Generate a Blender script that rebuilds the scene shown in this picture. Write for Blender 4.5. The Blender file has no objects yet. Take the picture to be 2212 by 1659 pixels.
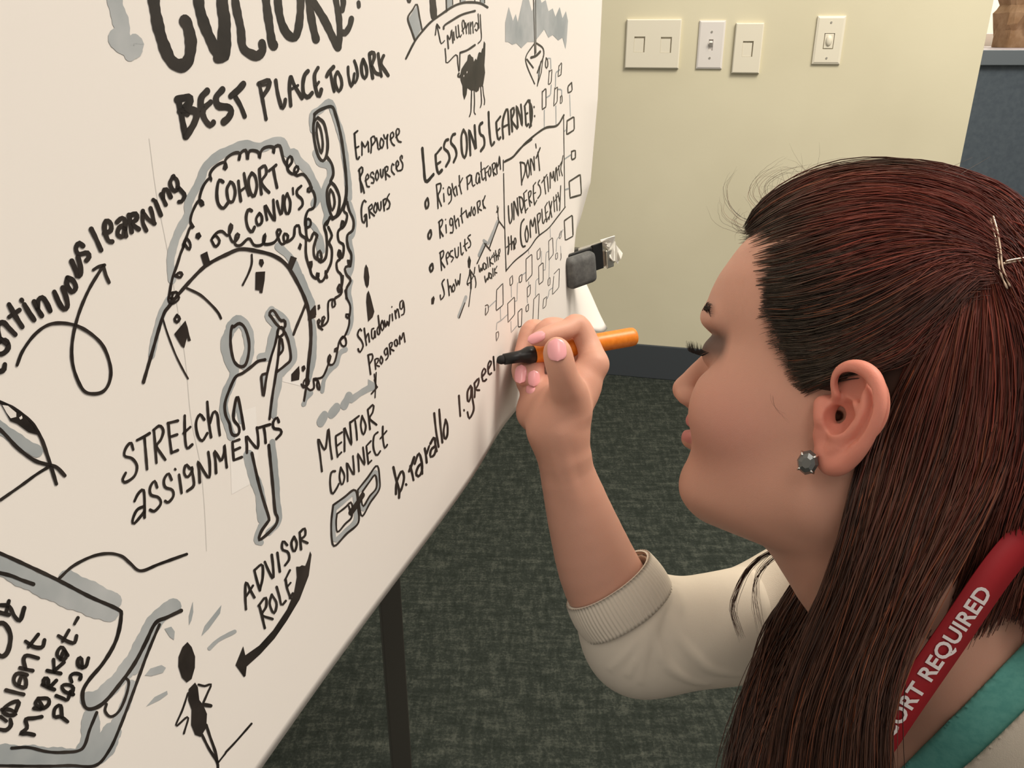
import bpy, bmesh, math, random
import numpy as np
from mathutils import Vector, Matrix
from mathutils.geometry import delaunay_2d_cdt
random.seed(7); rng = np.random.default_rng(11)
SC = bpy.context.scene; COL = SC.collection
# ---------------- camera, light, exposure ----------------
FPX = 1800.0; PITCH = math.radians(22.9); CAMH = 0.95
ST, CT = math.sin(PITCH), math.cos(PITCH)
cd = bpy.data.cameras.new('camera'); cam = bpy.data.objects.new('camera', cd); COL.objects.link(cam)
cd.sensor_width = 36; cd.lens = 36*FPX/2212; cd.clip_start = 0.02
cam.location = (0, 0, CAMH); cam.rotation_euler = (math.radians(90)-PITCH, 0, 0)
SC.camera = cam
SC.view_settings.view_transform = 'Standard'; SC.view_settings.look = 'None'
SC.view_settings.exposure = 0.0; SC.view_settings.gamma = 1; SC.view_settings.use_curve_mapping = False
W = bpy.data.worlds.new('World'); SC.world = W; W.use_nodes = True
W.node_tree.nodes['Background'].inputs[0].default_value = (1.0, 0.93, 0.84, 1)
W.node_tree.nodes['Background'].inputs[1].default_value = 0.50
def area(loc, target, size, power, colr, sy=None):
    d = bpy.data.lights.new('overhead_area_light', 'AREA'); d.shape = 'RECTANGLE'; d.size = size; d.size_y = sy or size
    d.energy = power; d.color = colr
    o = bpy.data.objects.new('overhead_area_light', d); COL.objects.link(o); o.location = loc
    o.rotation_euler = (Vector(target)-Vector(loc)).to_track_quat('-Z', 'Y').to_euler()
area((1.35, 0.75, 2.55), (0.1, 0.7, 0.7), 0.6, 42, (1.0, 0.92, 0.80), 1.2)
area((0.35, -0.7, 2.6), (0.1, 1.2, 0.5), 0.6, 10, (1.0, 0.93, 0.84), 1.2)
area((0.9, 0.9, 2.55), (0.9, 2.4, 0.9), 0.6, 27, (1.0, 0.93, 0.80), 1.2)  # added overhead lamp, brightens the wall with the switch plates
area((2.5, 3.3, 2.5), (2.6, 4.6, 0.9), 0.9, 75, (1.0, 0.95, 0.86))  # unseen lamp, there to brighten the far wall beyond the corner

# ---------------- helpers ----------------
def P(px, py, Z):      # a point seen along pixel (px,py) at depth Z -> world
    x = (px-1106)/FPX*Z; u = -(py-829.5)/FPX*Z
    return Vector((x, Z*CT+u*ST, CAMH-Z*ST+u*CT))
def cam2w(A):          # (x,u,Z) rows -> world rows
    A = np.asarray(A, float); x, u, Z = A[..., 0], A[..., 1], A[..., 2]
    return np.stack([x, Z*CT+u*ST, CAMH-Z*ST+u*CT], -1)
def C3(px, py, Z): return np.array([(px-1106)/FPX*Z, -(py-829.5)/FPX*Z, Z])
def proj(w):           # world rows -> pixels
    w = np.asarray(w, float); y = w[..., 1]; z = w[..., 2]-CAMH
    Z = y*CT-z*ST; u = y*ST+z*CT
    return np.stack([1106+FPX*w[..., 0]/Z, 829.5-FPX*u/Z], -1)
def ray(px, py):
    return np.array([(px-1106), FPX*CT-(py-829.5)*ST, -FPX*ST-(py-829.5)*CT])
CAMP = np.array([0, 0, CAMH])
def hit(px, py, p0, n):
    r = ray(px, py); t = np.dot(np.asarray(p0)-CAMP, n)/np.dot(r, n); return CAMP+r*t
def obj(name, me, mat=None, parent=None, smooth=True, label=None, kind=None):
    o = bpy.data.objects.new(name, me); COL.objects.link(o)
    if mat: me.materials.clear(); me.materials.append(mat)
    if parent: o.parent = parent
    if label: o['label'] = label
    if kind: o['kind'] = kind
    if smooth:
        me.polygons.foreach_set('use_smooth', [True]*len(me.polygons)); me.update()
    return o
def empty(name, label, cat, loc, group=None):
    o = bpy.data.objects.new(name, None); COL.objects.link(o); o.location = loc
    o['label'] = label; o['category'] = cat
    if group: o['group'] = group
    return o
def part(name, me, mat, par, **k):       # child whose mesh is in world coordinates
    o = obj(name, me, mat, None, **k); o.parent = par
    M = Matrix.Identity(4); q = par
    loc = Vector((0, 0, 0))
    while q: loc += q.location; q = q.parent
    me.transform(Matrix.Translation(-loc)); return o
def mesh_np(name, V, F):
    me = bpy.data.meshes.new(name); V = np.asarray(V, np.float32); F = np.asarray(F, np.int32)
    n = F.shape[1]; me.vertices.add(len(V)); me.vertices.foreach_set('co', V.ravel())
    me.loops.add(F.size); me.loops.foreach_set('vertex_index', F.ravel())
    me.polygons.add(len(F)); me.polygons.foreach_set('loop_start', np.arange(0, F.size, n, dtype=np.int32))
    me.polygons.foreach_set('loop_total', np.full(len(F), n, np.int32))
    me.update(calc_edges=True); me.validate(); return me
def from_bm(bm, name='m'):
    me = bpy.data.meshes.new(name); bm.normal_update(); bm.to_mesh(me); bm.free(); return me
def box_bm(c, ax, ay, az, bevel=0.0, seg=2, bm=None):   # half-axis vectors
    bm = bm or bmesh.new(); c = Vector(c); vs = []
    for i in (-1, 1):
        for j in (-1, 1):
            for k in (-1, 1): vs.append(bm.verts.new(c+Vector(ax)*i+Vector(ay)*j+Vector(az)*k))
    idx = [(0, 1, 3, 2), (4, 6, 7, 5), (0, 4, 5, 1), (2, 3, 7, 6), (0, 2, 6, 4), (1, 5, 7, 3)]
    fs = [bm.faces.new([vs[i] for i in f]) for f in idx]
    bmesh.ops.recalc_face_normals(bm, faces=fs)
    if bevel: bmesh.ops.bevel(bm, geom=list({e for f in fs for e in f.edges}), offset=bevel, segments=seg, affect='EDGES', profile=.5)
    return bm
def tube_bm(pts, rads, n=24, bm=None, caps=True):
    bm = bm or bmesh.new(); rings = []; pts = [Vector(p) for p in pts]; up = Vector((.3, .2, .93))
    for i, p in enumerate(pts):
        d = (pts[min(i+1, len(pts)-1)]-pts[max(i-1, 0)]).normalized()
        a = d.cross(up).normalized(); b = d.cross(a).normalized()
        r = rads[i] if hasattr(rads, '__len__') else rads
        rings.append([bm.verts.new(p+(a*math.cos(2*math.pi*k/n)+b*math.sin(2*math.pi*k/n))*r) for k in range(n)])
    for A, B in zip(rings, rings[1:]):
        for k in range(n): bm.faces.new([A[k], A[(k+1) % n], B[(k+1) % n], B[k]])
    if caps: bm.faces.new(rings[0][::-1]); bm.faces.new(rings[-1])
    bmesh.ops.recalc_face_normals(bm, faces=bm.faces[:]); return bm
def catmull(pts, sub):
    P_ = np.asarray(pts, float)
    if len(P_) < 3: 
        t = np.linspace(0, 1, sub+1)[:, None]; return P_[0]*(1-t)+P_[-1]*t
    Q = np.vstack([2*P_[0]-P_[1], P_, 2*P_[-1]-P_[-2]]); out = []
    for i in range(1, len(Q)-2):
        a, b, c, d = Q[i-1], Q[i], Q[i+1], Q[i+2]
        for s in range(sub):
            t = s/sub; out.append(.5*((2*b)+(-a+c)*t+(2*a-5*b+4*c-d)*t*t+(-a+3*b-3*c+d)*t**3))
    out.append(P_[-1]); return np.array(out)
# materials
def mat(name, col, rough=.6, spec=.3, metal=0, **kw):
    m = bpy.data.materials.new(name); m.use_nodes = True; b = m.node_tree.nodes['Principled BSDF']
    b.inputs['Base Color'].default_value = (*col, 1); b.inputs['Roughness'].default_value = rough
    b.inputs['Specular IOR Level'].default_value = spec; b.inputs['Metallic'].default_value = metal
    for k, v in kw.items(): b.inputs[k].default_value = v
    return m
def nd(m, t, **kw):
    n = m.node_tree.nodes.new(t)
    for k, v in kw.items(): setattr(n, k, v)
    return n
def lk(m, a, b): m.node_tree.links.new(a, b)
def bsdf(m): return m.node_tree.nodes['Principled BSDF']
def noise_color(m, c1, c2, scale, detail=4, rough=.6, stretch=(1, 1, 1), lo=.35, hi=.65, bump=0, bdist=.001, coord='Object'):
    tc = nd(m, 'ShaderNodeTexCoord'); mp = nd(m, 'ShaderNodeMapping'); mp.inputs['Scale'].default_value = stretch
    lk(m, tc.outputs[coord], mp.inputs[0]); no = nd(m, 'ShaderNodeTexNoise'); no.inputs['Scale'].default_value = scale
    no.inputs['Detail'].default_value = detail; no.inputs['Roughness'].default_value = rough; lk(m, mp.outputs[0], no.inputs[0])
    cr = nd(m, 'ShaderNodeValToRGB'); cr.color_ramp.elements[0].position = lo; cr.color_ramp.elements[1].position = hi
    cr.color_ramp.elements[0].color = (*c1, 1); cr.color_ramp.elements[1].color = (*c2, 1)
    lk(m, no.outputs[0], cr.inputs[0]); lk(m, cr.outputs[0], bsdf(m).inputs['Base Color'])
    if bump:
        bp = nd(m, 'ShaderNodeBump'); bp.inputs['Strength'].default_value = bump; bp.inputs['Distance'].default_value = bdist
        lk(m, no.outputs[0], bp.inputs['Height']); lk(m, bp.outputs[0], bsdf(m).inputs['Normal'])
    return no, cr
def vcol(m, name='tint'):
    a = nd(m, 'ShaderNodeVertexColor'); a.layer_name = name; lk(m, a.outputs[0], bsdf(m).inputs['Base Color']); return a
def set_tint(me, colr):
    ca = me.color_attributes.new('tint', 'FLOAT_COLOR', 'POINT')
    A = np.ones((len(me.vertices), 4), np.float32); A[:, :3] = colr; ca.data.foreach_set('color', A.ravel())

# ---------------- the room ----------------
e_w = Vector((.972, -.235, 0)); n_w = Vector((-.235, -.972, 0))
wb = Vector(hit(1400, 815, (0, 0, 0), (0, 0, 1)))         # foot of the wall
def on_wall(px, py, off=0): return Vector(hit(px, py, wb+n_w*off, n_w))
m_wall = mat('wall_paint', (.64, .60, .44), .85, .1)
noise_color(m_wall, (.635, .585, .425), (.70, .65, .48), 3, 3, .5, lo=.3, hi=.7)
nz = nd(m_wall, 'ShaderNodeTexNoise'); nz.inputs['Scale'].default_value = 320
bp = nd(m_wall, 'ShaderNodeBump'); bp.inputs['Strength'].default_value = .12; bp.inputs['Distance'].default_value = .001
lk(m_wall, nz.outputs[0], bp.inputs['Height']); lk(m_wall, bp.outputs[0], bsdf(m_wall).inputs['Normal'])
m_bright = mat('far_wall_paint', (.82, .78, .66), .8, .1)
m_base = mat('baseboard_vinyl', (.058, .066, .074), .45, .3)
m_carpet = mat('carpet', (.03, .04, .035), .95, .05)
def carpet_nodes(m):
    tc = nd(m, 'ShaderNodeTexCoord'); outs = []
    for st, sc in (((58, 16, 1), 1), ((12, 50, 1), 1), ((150, 150, 1), 1)):
        mp = nd(m, 'ShaderNodeMapping'); mp.inputs['Scale'].default_value = st; mp.inputs['Rotation'].default_value = (0, 0, .24)
        lk(m, tc.outputs['Object'], mp.inputs[0]); no = nd(m, 'ShaderNodeTexNoise'); no.inputs['Scale'].default_value = 1.5
        no.inputs['Detail'].default_value = 5; no.inputs['Roughness'].default_value = .7; lk(m, mp.outputs[0], no.inputs[0]); outs.append(no.outputs[0])
    a = nd(m, 'ShaderNodeMath', operation='ADD'); lk(m, outs[0], a.inputs[0]); lk(m, outs[1], a.inputs[1])
    b = nd(m, 'ShaderNodeMath', operation='MULTIPLY_ADD'); lk(m, outs[2], b.inputs[0]); b.inputs[1].default_value = .95; lk(m, a.outputs[0], b.inputs[2])
    cr = nd(m, 'ShaderNodeValToRGB'); cr.color_ramp.elements[0].position = .36; cr.color_ramp.elements[1].position = .68
    sc = nd(m, 'ShaderNodeMath', operation='MULTIPLY'); sc.inputs[1].default_value = .355; lk(m, b.outputs[0], sc.inputs[0])
    cr.color_ramp.elements[0].color = (.014, .018, .014, 1); cr.color_ramp.elements[1].color = (.105, .112, .092, 1)
    e = cr.color_ramp.elements.new(.52); e.color = (.034, .040, .034, 1)
    lk(m, sc.outputs[0], cr.inputs[0]); lk(m, cr.outputs[0], bsdf(m).inputs['Base Color'])
    bp = nd(m, 'ShaderNodeBump'); bp.inputs['Strength'].default_value = .6; bp.inputs['Distance'].default_value = .003
    lk(m, b.outputs[0], bp.inputs['Height']); lk(m, bp.outputs[0], bsdf(m).inputs['Normal'])
carpet_nodes(m_carpet)
obj('floor', from_bm(box_bm((0.6, 2.2, -.02), (3.4, 0, 0), (0, 3.2, 0), (0, 0, .02))), m_carpet, smooth=False, kind='structure')
corner = on_wall(2133, 70); corner.z = 0
La = (corner-wb).dot(e_w); Lb = -4.6
cw = wb+e_w*(La+Lb)/2
obj('wall_back', from_bm(box_bm((cw.x, cw.y, 1.3) - n_w*.075, e_w*(La-Lb)/2, n_w*.075, (0, 0, 1.3), .004)) if False else
    from_bm(box_bm(Vector((cw.x, cw.y, 1.3))-n_w*.075, e_w*(La-Lb)/2, n_w*.075, (0, 0, 1.3), .004)), m_wall, smooth=False, kind='structure')
def ht(py, px=1400):   # height on the wall at a pixel
    return on_wall(px, py).z
bh = ht(744)
bmb = box_bm(Vector((cw.x, cw.y, bh/2))+n_w*.004, e_w*((La-Lb)/2), n_w*.0039, (0, 0, bh/2), .002)
obj('baseboard_back', from_bm(bmb), m_base, smooth=False, kind='structure')
# far wall beyond the corner, behind the counter
fy = corner.y+1.75
obj('wall_far', from_bm(box_bm((2.6, fy+.05, 1.3), (1.6, 0, 0), (0, .05, 0), (0, 0, 1.3))), m_bright, smooth=False, kind='structure')

# ---------------- switch plates ----------------
m_plate = mat('ivory_plastic', (.76, .71, .58), .35, .4)
m_white = mat('white_plastic', (.74, .70, .66), .3, .4)
m_screw = mat('screw_metal', (.5, .48, .42), .35, .5, .8)
m_dark = mat('dark_gap', (.12, .10, .08), .7)
def plate(name, label, px, py, wpx, hpx, m, tilt=0):
    c = on_wall(px, py); c0 = on_wall(px-wpx/2, py); c1 = on_wall(px+wpx/2, py); w = (c1-c0).length
    h = (on_wall(px, py-hpx/2)-on_wall(px, py+hpx/2)).length
    R = Matrix.Rotation(tilt, 3, n_w); ex = R @ e_w; uz = R @ Vector((0, 0, 1))
    t = empty(name, label, 'wall plate', c, group='wall plates')
    return t, c, w, h, ex, uz
def frame_with_holes(c, w, h, ex, uz, holes, th=.006, bev=.0025):
    # plate body with square recesses: a grid of boxes is avoided, the face is cut by boolean-free loops
    bm = bmesh.new()
    xs = sorted({-w/2, w/2, *[v for q in holes for v in (q[0]-q[2]/2, q[0]+q[2]/2)]})
    ys = sorted({-h/2, h/2, *[v for q in holes for v in (q[1]-q[3]/2, q[1]+q[3]/2)]})
    V = {}
    def vert(x, y, d):
        k = (round(x, 5), round(y, 5), round(d, 5))
        if k not in V: V[k] = bm.verts.new(c+ex*x+uz*y+n_w*d)
        return V[k]
    inh = lambda x, y: any(abs(x-q[0]) < q[2]/2 and abs(y-q[1]) < q[3]/2 for q in holes)
    for x0, x1 in zip(xs, xs[1:]):
        for y0, y1 in zip(ys, ys[1:]):
            d = .001 if inh((x0+x1)/2, (y0+y1)/2) else th
            bx = bev if True else 0
            X0 = x0+(bx if x0 == -w/2 else 0); X1 = x1-(bx if x1 == w/2 else 0); Y0 = y0+(bx if y0 == -h/2 else 0); Y1 = y1-(bx if y1 == h/2 else 0)
            bm.faces.new([vert(X0, Y0, d), vert(X1, Y0, d), vert(X1, Y1, d), vert(X0, Y1, d)])
    for q in holes:
        x0, x1, y0, y1 = q[0]-q[2]/2, q[0]+q[2]/2, q[1]-q[3]/2, q[1]+q[3]/2
        L = [(x0, y0), (x1, y0), (x1, y1), (x0, y1)]
        for (a, b), (a2, b2) in zip(L, L[1:]+L[:1]):
            bm.faces.new([bm.verts.new(c+ex*a+uz*b+n_w*th), bm.verts.new(c+ex*a2+uz*b2+n_w*th), bm.verts.new(c+ex*a2+uz*b2+n_w*.001), bm.verts.new(c+ex*a+uz*b+n_w*.001)])
    L = [(-1, -1), (1, -1), (1, 1), (-1, 1)]
    for (a, b), (a2, b2) in zip(L, L[1:]+L[:1]):
        i0 = (a*(w/2-bev), b*(h/2-bev)); i1 = (a2*(w/2-bev), b2*(h/2-bev)); o0 = (a*w/2, b*h/2); o1 = (a2*w/2, b2*h/2)
        q = lambda p, d: bm.verts.new(c+ex*p[0]+uz*p[1]+n_w*d)
        bm.faces.new([q(i0, th), q(o0, th-.002), q(o1, th-.002), q(i1, th)]); bm.faces.new([q(o0, th-.002), q(o0, -.0005), q(o1, -.0005), q(o1, th-.002)])
    bmesh.ops.remove_doubles(bm, verts=bm.verts[:], dist=1e-6); bmesh.ops.recalc_face_normals(bm, faces=bm.faces[:])
    return from_bm(bm)
t, c, w, h, ex, uz = plate('wall_plate', 'wide ivory cover plate with two square pockets, leftmost on the wall', 1410.5, 95, 117, 106, m_plate)
hs = [(-w*.245, -.001, w*.2, h*.32), (w*.245, -.002, w*.2, h*.32)]
part('cover', frame_with_holes(c, w, h, ex, uz, hs, .009), m_plate, t, smooth=False)
for q in hs: part('insert', from_bm(box_bm(c+ex*(q[0]-q[2]*.055)+uz*(q[1]-q[3]*.055)+n_w*.0045, ex*q[2]*.44, uz*q[3]*.44, n_w*.0035, .0004)), m_plate, t, smooth=False)
t, c, w, h, ex, uz = plate('switch_plate', 'white single toggle switch plate with two screws', 1535.5, 97, 56, 104, m_white)
part('cover', frame_with_holes(c, w, h, ex, uz, [(0, 0, .011, .026)], .006, .004), m_white, t, smooth=False)
part('toggle', from_bm(box_bm(c+n_w*.007+uz*.003, ex*.0042, uz*.0045+n_w*.006, n_w*.004-uz*.002, .0012)), m_white, t, smooth=False)
for s in (-1, 1): part('screw', from_bm(tube_bm([c+uz*s*h*.27+n_w*.0058, c+uz*s*h*.27+n_w*.0072], .0026, 12)), m_screw, t, smooth=False)
t, c, w, h, ex, uz = plate('wall_plate', 'narrow ivory cover plate with one square pocket, right of the toggle switch', 1615, 104.5, 60, 108, m_plate)
hs = [(0, -.001, w*.38, h*.31)]
part('cover', frame_with_holes(c, w, h, ex, uz, hs, .010), m_plate, t, smooth=False)
for q in hs: part('insert', from_bm(box_bm(c+ex*(q[0]-q[2]*.055)+uz*(q[1]-q[3]*.055)+n_w*.005, ex*q[2]*.44, uz*q[3]*.44, n_w*.004, .0004)), m_plate, t, smooth=False)
t, c, w, h, ex, uz = plate('switch_plate', 'ivory plate with an oval knob, alone at the right by the corner', 1790, 87, 61, 103, m_plate)
part('cover', frame_with_holes(c, w, h, ex, uz, [(0, -.002, .024, .036)], .007, .005), m_plate, t, smooth=False)
part('insert', from_bm(box_bm(c-uz*.002+n_w*.004, ex*.0105, uz*.0165, n_w*.003, .001)), m_plate, t, smooth=False)
bm = bmesh.new(); bmesh.ops.create_uvsphere(bm, u_segments=20, v_segments=12, radius=1)
for v in bm.verts: p = v.co.copy(); v.co = c+ex*(p.x*.0075)+uz*(p.z*.0125-.001)+n_w*(.007+p.y*.005)
part('knob', from_bm(bm), m_plate, t)
for s in (-1, 1): part('screw', from_bm(tube_bm([c+uz*s*h*.37+n_w*.0068, c+uz*s*h*.37+n_w*.0082], .0024, 12)), m_screw, t, smooth=False)

# ---------------- counter and bag beyond the corner ----------------
m_lam = mat('blue_grey_laminate', (.085, .110, .135), .5, .3); noise_color(m_lam, (.08, .10, .125), (.098, .122, .148), 60, 3, .6)
m_lam2 = mat('edge_laminate', (.15, .175, .20), .45, .3)
m_top = mat('counter_top', (.33, .29, .31), .4, .4)
cy = corner.y+.62
top_p = Vector(hit(2170, 108, (0, cy, 0), (0, 1, 0))); tz = top_p.z
lo_p = Vector(hit(2170, 141, (0, cy, 0), (0, 1, 0)))
t = empty('counter', 'blue grey laminate counter beyond the wall corner', 'counter', (2.9, cy+.3, 0))
part('panel', from_bm(box_bm((2.6, cy+.35, lo_p.z/2+.002), (1.15, 0, 0), (0, .33, 0), (0, 0, lo_p.z/2-.002))), m_lam, t, smooth=False)
part('front_edge', from_bm(box_bm((2.6, cy+.01, (tz+lo_p.z)/2), (1.17, 0, 0), (0, .012, 0), (0, 0, (tz-lo_p.z)/2), .002)), m_lam2, t, smooth=False)
part('countertop', from_bm(box_bm((2.6, cy+.36, tz-.012), (1.17, 0, 0), (0, .34, 0), (0, 0, .0125), .002)), m_top, t, smooth=False)
m_win = mat('ledge_paint', (.82, .73, .62), .6)
lp = Vector(hit(2150, 72, (0, cy+.75, 0), (0, 1, 0)))
part('backsplash', from_bm(box_bm((2.6, cy+.75, (lp.z+tz-.1)/2), (1.17, 0, 0), (0, .015, 0), (0, 0, (lp.z-tz+.1)/2), .002)), m_win, t, smooth=False)
# paper bag
m_bag = mat('kraft_paper', (.36, .22, .13), .8, .1); noise_color(m_bag, (.30, .18, .10), (.40, .26, .16), 30, 5, .6, bump=.4, bdist=.003)
m_bagink = mat('bag_print', (.10, .05, .03), .8)
bc = Vector(hit(2195, 96, (0, 0, tz), (0, 0, 1))); bc.y = cy+.42; bc.x = hit(2163, 96, (0, cy+.36, 0), (0, 1, 0))[0]+.118
t = empty('paper_bag', 'crumpled brown paper bag standing on the counter', 'bag', (bc.x, bc.y, tz+.0008))
bm = bmesh.new(); rings = []
prof = [(0, .098, .062), (.03, .098, .062), (.055, .100, .063), (.075, .108, .07), (.11, .112, .072), (.135, .098, .06), (.16, .112, .07), (.20, .106, .07), (.26, .108, .07), (.33, .10, .05)]
r8 = random.Random(3)
for z, a, b in prof:
    ring = []
    for k in range(28):
        th = 2*math.pi*k/28; cx = abs(math.cos(th))**.35*math.copysign(1, math.cos(th)); sy = abs(math.sin(th))**.35*math.copysign(1, math.sin(th))
        j = 0 if z < .02 else .005
        ring.append(bm.verts.new((bc.x+cx*a+r8.uniform(-j, j), bc.y+sy*b+r8.uniform(-j, j), tz+.001+z+r8.uniform(-j, j)*.5)))
    rings.append(ring)
for A, B in zip(rings, rings[1:]):
    for k in range(28): bm.faces.new([A[k], A[(k+1) % 28], B[(k+1) % 28], B[k]])
bm.faces.new(rings[0][::-1]); bmesh.ops.recalc_face_normals(bm, faces=bm.faces[:])
part('bag_body', from_bm(bm), m_bag, t, smooth=False)
bm = bmesh.new()
for pts in ([(-.055, .05), (-.062, .09), (-.05, .15), (-.058, .22)], [(-.055, .052), (-.02, .046), (.03, .052), (.07, .055)], [(-.05, .095), (-.02, .105), (.03, .10)],
            [(-.04, .125), (-.022, .118), (-.005, .125), (.0, .15), (-.02, .16)], [(-.04, .085), (-.03, .07), (-.01, .088)]):
    pp = catmull(pts, 6); tube_bm([(bc.x+x, bc.y-.079, tz+z) for x, z in pp], .0022, 6, bm)
part('printed_lines', from_bm(bm), m_bagink, t)

# ---------------- the easel ----------------
m_metal = mat('dark_easel_metal', (.085, .080, .068), .42, .4, .35)
m_chrome = mat('brushed_aluminium', (.62, .60, .54), .28, .5, .9)
m_rub = mat('grey_rubber', (.115, .115, .112), .75, .2); noise_color(m_rub, (.095, .095, .093), (.17, .168, .16), 120, 5, .7, lo=.4, hi=.8, bump=.3, bdist=.0006)
m_blk = mat('black_plastic', (.012, .012, .012), .35, .4)
m_scrap = mat('torn_paper_scrap', (.84, .82, .75), .8)
dS = Vector((.29, .957, 0)).normalized(); nS = Vector((dS.y, -dS.x, 0)); P0 = Vector((-.19*nS.x, -.19*nS.y, 0))
leg_a = P(853, 1290, .94); leg_x, leg_y = leg_a.x, leg_a.y
easel = empty('display_easel', 'dark metal easel holding the large drawn sheet', 'easel', (leg_x, leg_y, 0))
part('leg', from_bm(box_bm((leg_x-.006, leg_y, .75), (.0115, .003, 0), (-.003, .010, 0), (0, 0, .748), .0012)), m_metal, easel, smooth=False)
l2 = Vector((leg_x, leg_y, 0))-dS*.62
part('leg', from_bm(box_bm((l2.x, l2.y, .75), (.0115, .003, 0), (-.003, .010, 0), (0, 0, .748), .0012)), m_metal, easel, smooth=False)
for q in (Vector((leg_x-.006, leg_y, 0)), l2):
    part('foot', from_bm(box_bm(q+Vector((0, 0, .012)), (.015, .004, 0), (-.004, .014, 0), (0, 0, .0115), .003)), m_blk, easel, smooth=False)
pad_c = P(1254, 583, .862)
arm_z = P(1300, 560, 1.03).z
ea = P(1248, 556, 1.045); eb = P(1316, 552, 1.04)
ad = (P(1340, 553, .885)-P(1256, 582, .862)).normalized(); au = Vector((0, 0, 1)); an = ad.cross(au).normalized(); au = an.cross(ad).normalized()
if an.y > 0: an = -an
bm = box_bm((Vector((leg_x-.006, leg_y, ea.z+.0))+ea)/2, (ea-Vector((leg_x-.006, leg_y, ea.z)))/2, Vector((-.3, .1, 0)).normalized()*.004, (0, 0, .013), .001)
part('arm', from_bm(bm), m_metal, easel, smooth=False)
pad = part('clip_pad', from_bm(box_bm(pad_c, ad*.0180, au*.0168, an*.0070, .006, 4)), m_rub, easel, label='worn grey rubber clip pad')
for s, mm, z in ((.0242, m_blk, .0195),): part('pad_backing', from_bm(box_bm(pad_c+ad*.004-an*.0095, ad*.0190, au*.0165, an*.0022, .001)), m_blk, easel, smooth=False)
br = pad_c-an*.0145
part('clip_bar', from_bm(box_bm(br+ad*.033+au*.003, ad*.022, au*.0140, an*.0025, .001)), m_chrome, easel, smooth=False, label='bright aluminium clip bar')
part('clip_band', from_bm(box_bm(br+ad*.0315+au*.003+an*.0035, ad*.0065, au*.0142, an*.0012, .0005)), m_blk, easel, smooth=False, label='black band around the clip bar')
part('clip_bracket', from_bm(box_bm(br+ad*.046+an*.003-au*.003, ad*.005, au*.010, an*.003, .001)), m_chrome, easel, smooth=False)
# torn scrap stuck on the clip end
sc_c = br+ad*.0470+au*.005+an*.0045
pts = [(-22, -30), (10, -32), (14, -18), (20, -8), (30, 12), (24, 22), (22, 33), (14, 26), (2, 20), (-4, 12), (0, 0), (-6, -8), (-10, -20), (-20, -22)]
bm = bmesh.new(); k = .95/FPX; vs = []
for i, (a, b) in enumerate(pts): vs.append(bm.verts.new(sc_c+ad*(a*k)-au*(b*k)+an*(.003*math.sin(i*1.7))))
f = bm.faces.new(vs); bmesh.ops.triangulate(bm, faces=[f]); bmesh.ops.subdivide_edges(bm, edges=bm.edges[:], cuts=1)
for v in bm.verts: v.co += Vector((0, 1, 0))*random.uniform(-.002, .002)
bmesh.ops.solidify(bm, geom=bm.faces[:], thickness=.0012)
part('paper_scrap', from_bm(bm), m_scrap, easel, smooth=False, label='torn white scrap of paper stuck on the clip end')

# ---------------- the drawn sheet ----------------
HB = CAMH-.309; HT = CAMH+.50; SE = .956
def sstep(x): x = np.clip(x, 0, 1); return x*x*(3-2*x)
def sheet_np(s, h, off=0.0):           # sheet coordinates (along, height) -> world
    s = np.asarray(s, float); h = np.asarray(h, float)
    hk = [HB-.05, HB, HB+.028, HB+.062, HB+.080, HB+.105, HB+.15, HB+.24, CAMH+.6]
    ak = [.026, .023, .004, -.022, -.024, -.015, -.004, 0, 0]
    A = np.interp(h, hk, ak)
    d = A*sstep((s-.84)/.115)
    d = d + .0011*np.sin(s*17+h*9)*np.exp(-((h-HB)/.22)**2)+.0009*np.sin(s*7.3-h*5+1)
    d = d + .0035*np.exp(-((s-.80)/.05)**2-((h-HB-.03)/.06)**2) - .0025*np.exp(-((s-.60)/.05)**2-((h-HB)/.09)**2) + .0025*np.exp(-((s-.70)/.04)**2-((h-HB)/.05)**2)
    drop = -.024*sstep((s-.86)/.09)*sstep((HB+.07-h)/.07)
    d = d+off
    return np.stack([P0.x+dS.x*s+nS.x*d, P0.y+dS.y*s+nS.y*d, h+drop], -1)
NR = np.array([nS.x, nS.y, 0.0])
def px2sheet(Q):                        # points of the drawing as seen -> sheet coordinates
    Q = np.asarray(Q, float); T = Q.copy()
    for it in range(5):
        r = np.stack([T[:, 0]-1106, FPX*CT-(T[:, 1]-829.5)*ST, -FPX*ST-(T[:, 1]-829.5)*CT], -1)
        den = r@NR; den = np.where(den > -25, -25, den)
        t = -.19/den; w = CAMP+r*t[:, None]
        s = np.clip((w[:, 0]-P0.x)*dS.x+(w[:, 1]-P0.y)*dS.y, -.2, SE); h = np.clip(w[:, 2], HB, HT)
        if it < 4:
            e = Q-proj(sheet_np(s, h)); T = T+np.clip(e, -40, 40)*.8
    return s, h
m_paper = mat('paper', (.80, .755, .715), .62, .15)
noise_color(m_paper, (.785, .735, .69), (.815, .765, .72), 2.2, 3, .5, lo=.3, hi=.7)
ss = np.unique(np.concatenate([np.arange(-.22, .80, .01), np.arange(.80, SE, .004), [SE]])); hh = np.unique(np.concatenate([np.arange(HB, HB+.26, .006), np.arange(HB+.26, HT, .02), [HT]]))
S_, H_ = np.meshgrid(ss, hh, indexing='ij'); Vf = sheet_np(S_, H_); ni, nj = S_.shape
Vb = sheet_np(S_, H_, -.0004).reshape(-1, 3); V = np.vstack([Vf.reshape(-1, 3), Vb])
I = np.arange(ni*nj).reshape(ni, nj); a, b, c_, d_ = I[:-1, :-1].ravel(), I[1:, :-1].ravel(), I[1:, 1:].ravel(), I[:-1, 1:].ravel()
F1 = np.stack([a, b, c_, d_], 1); F2 = F1[:, ::-1]+ni*nj
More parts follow.
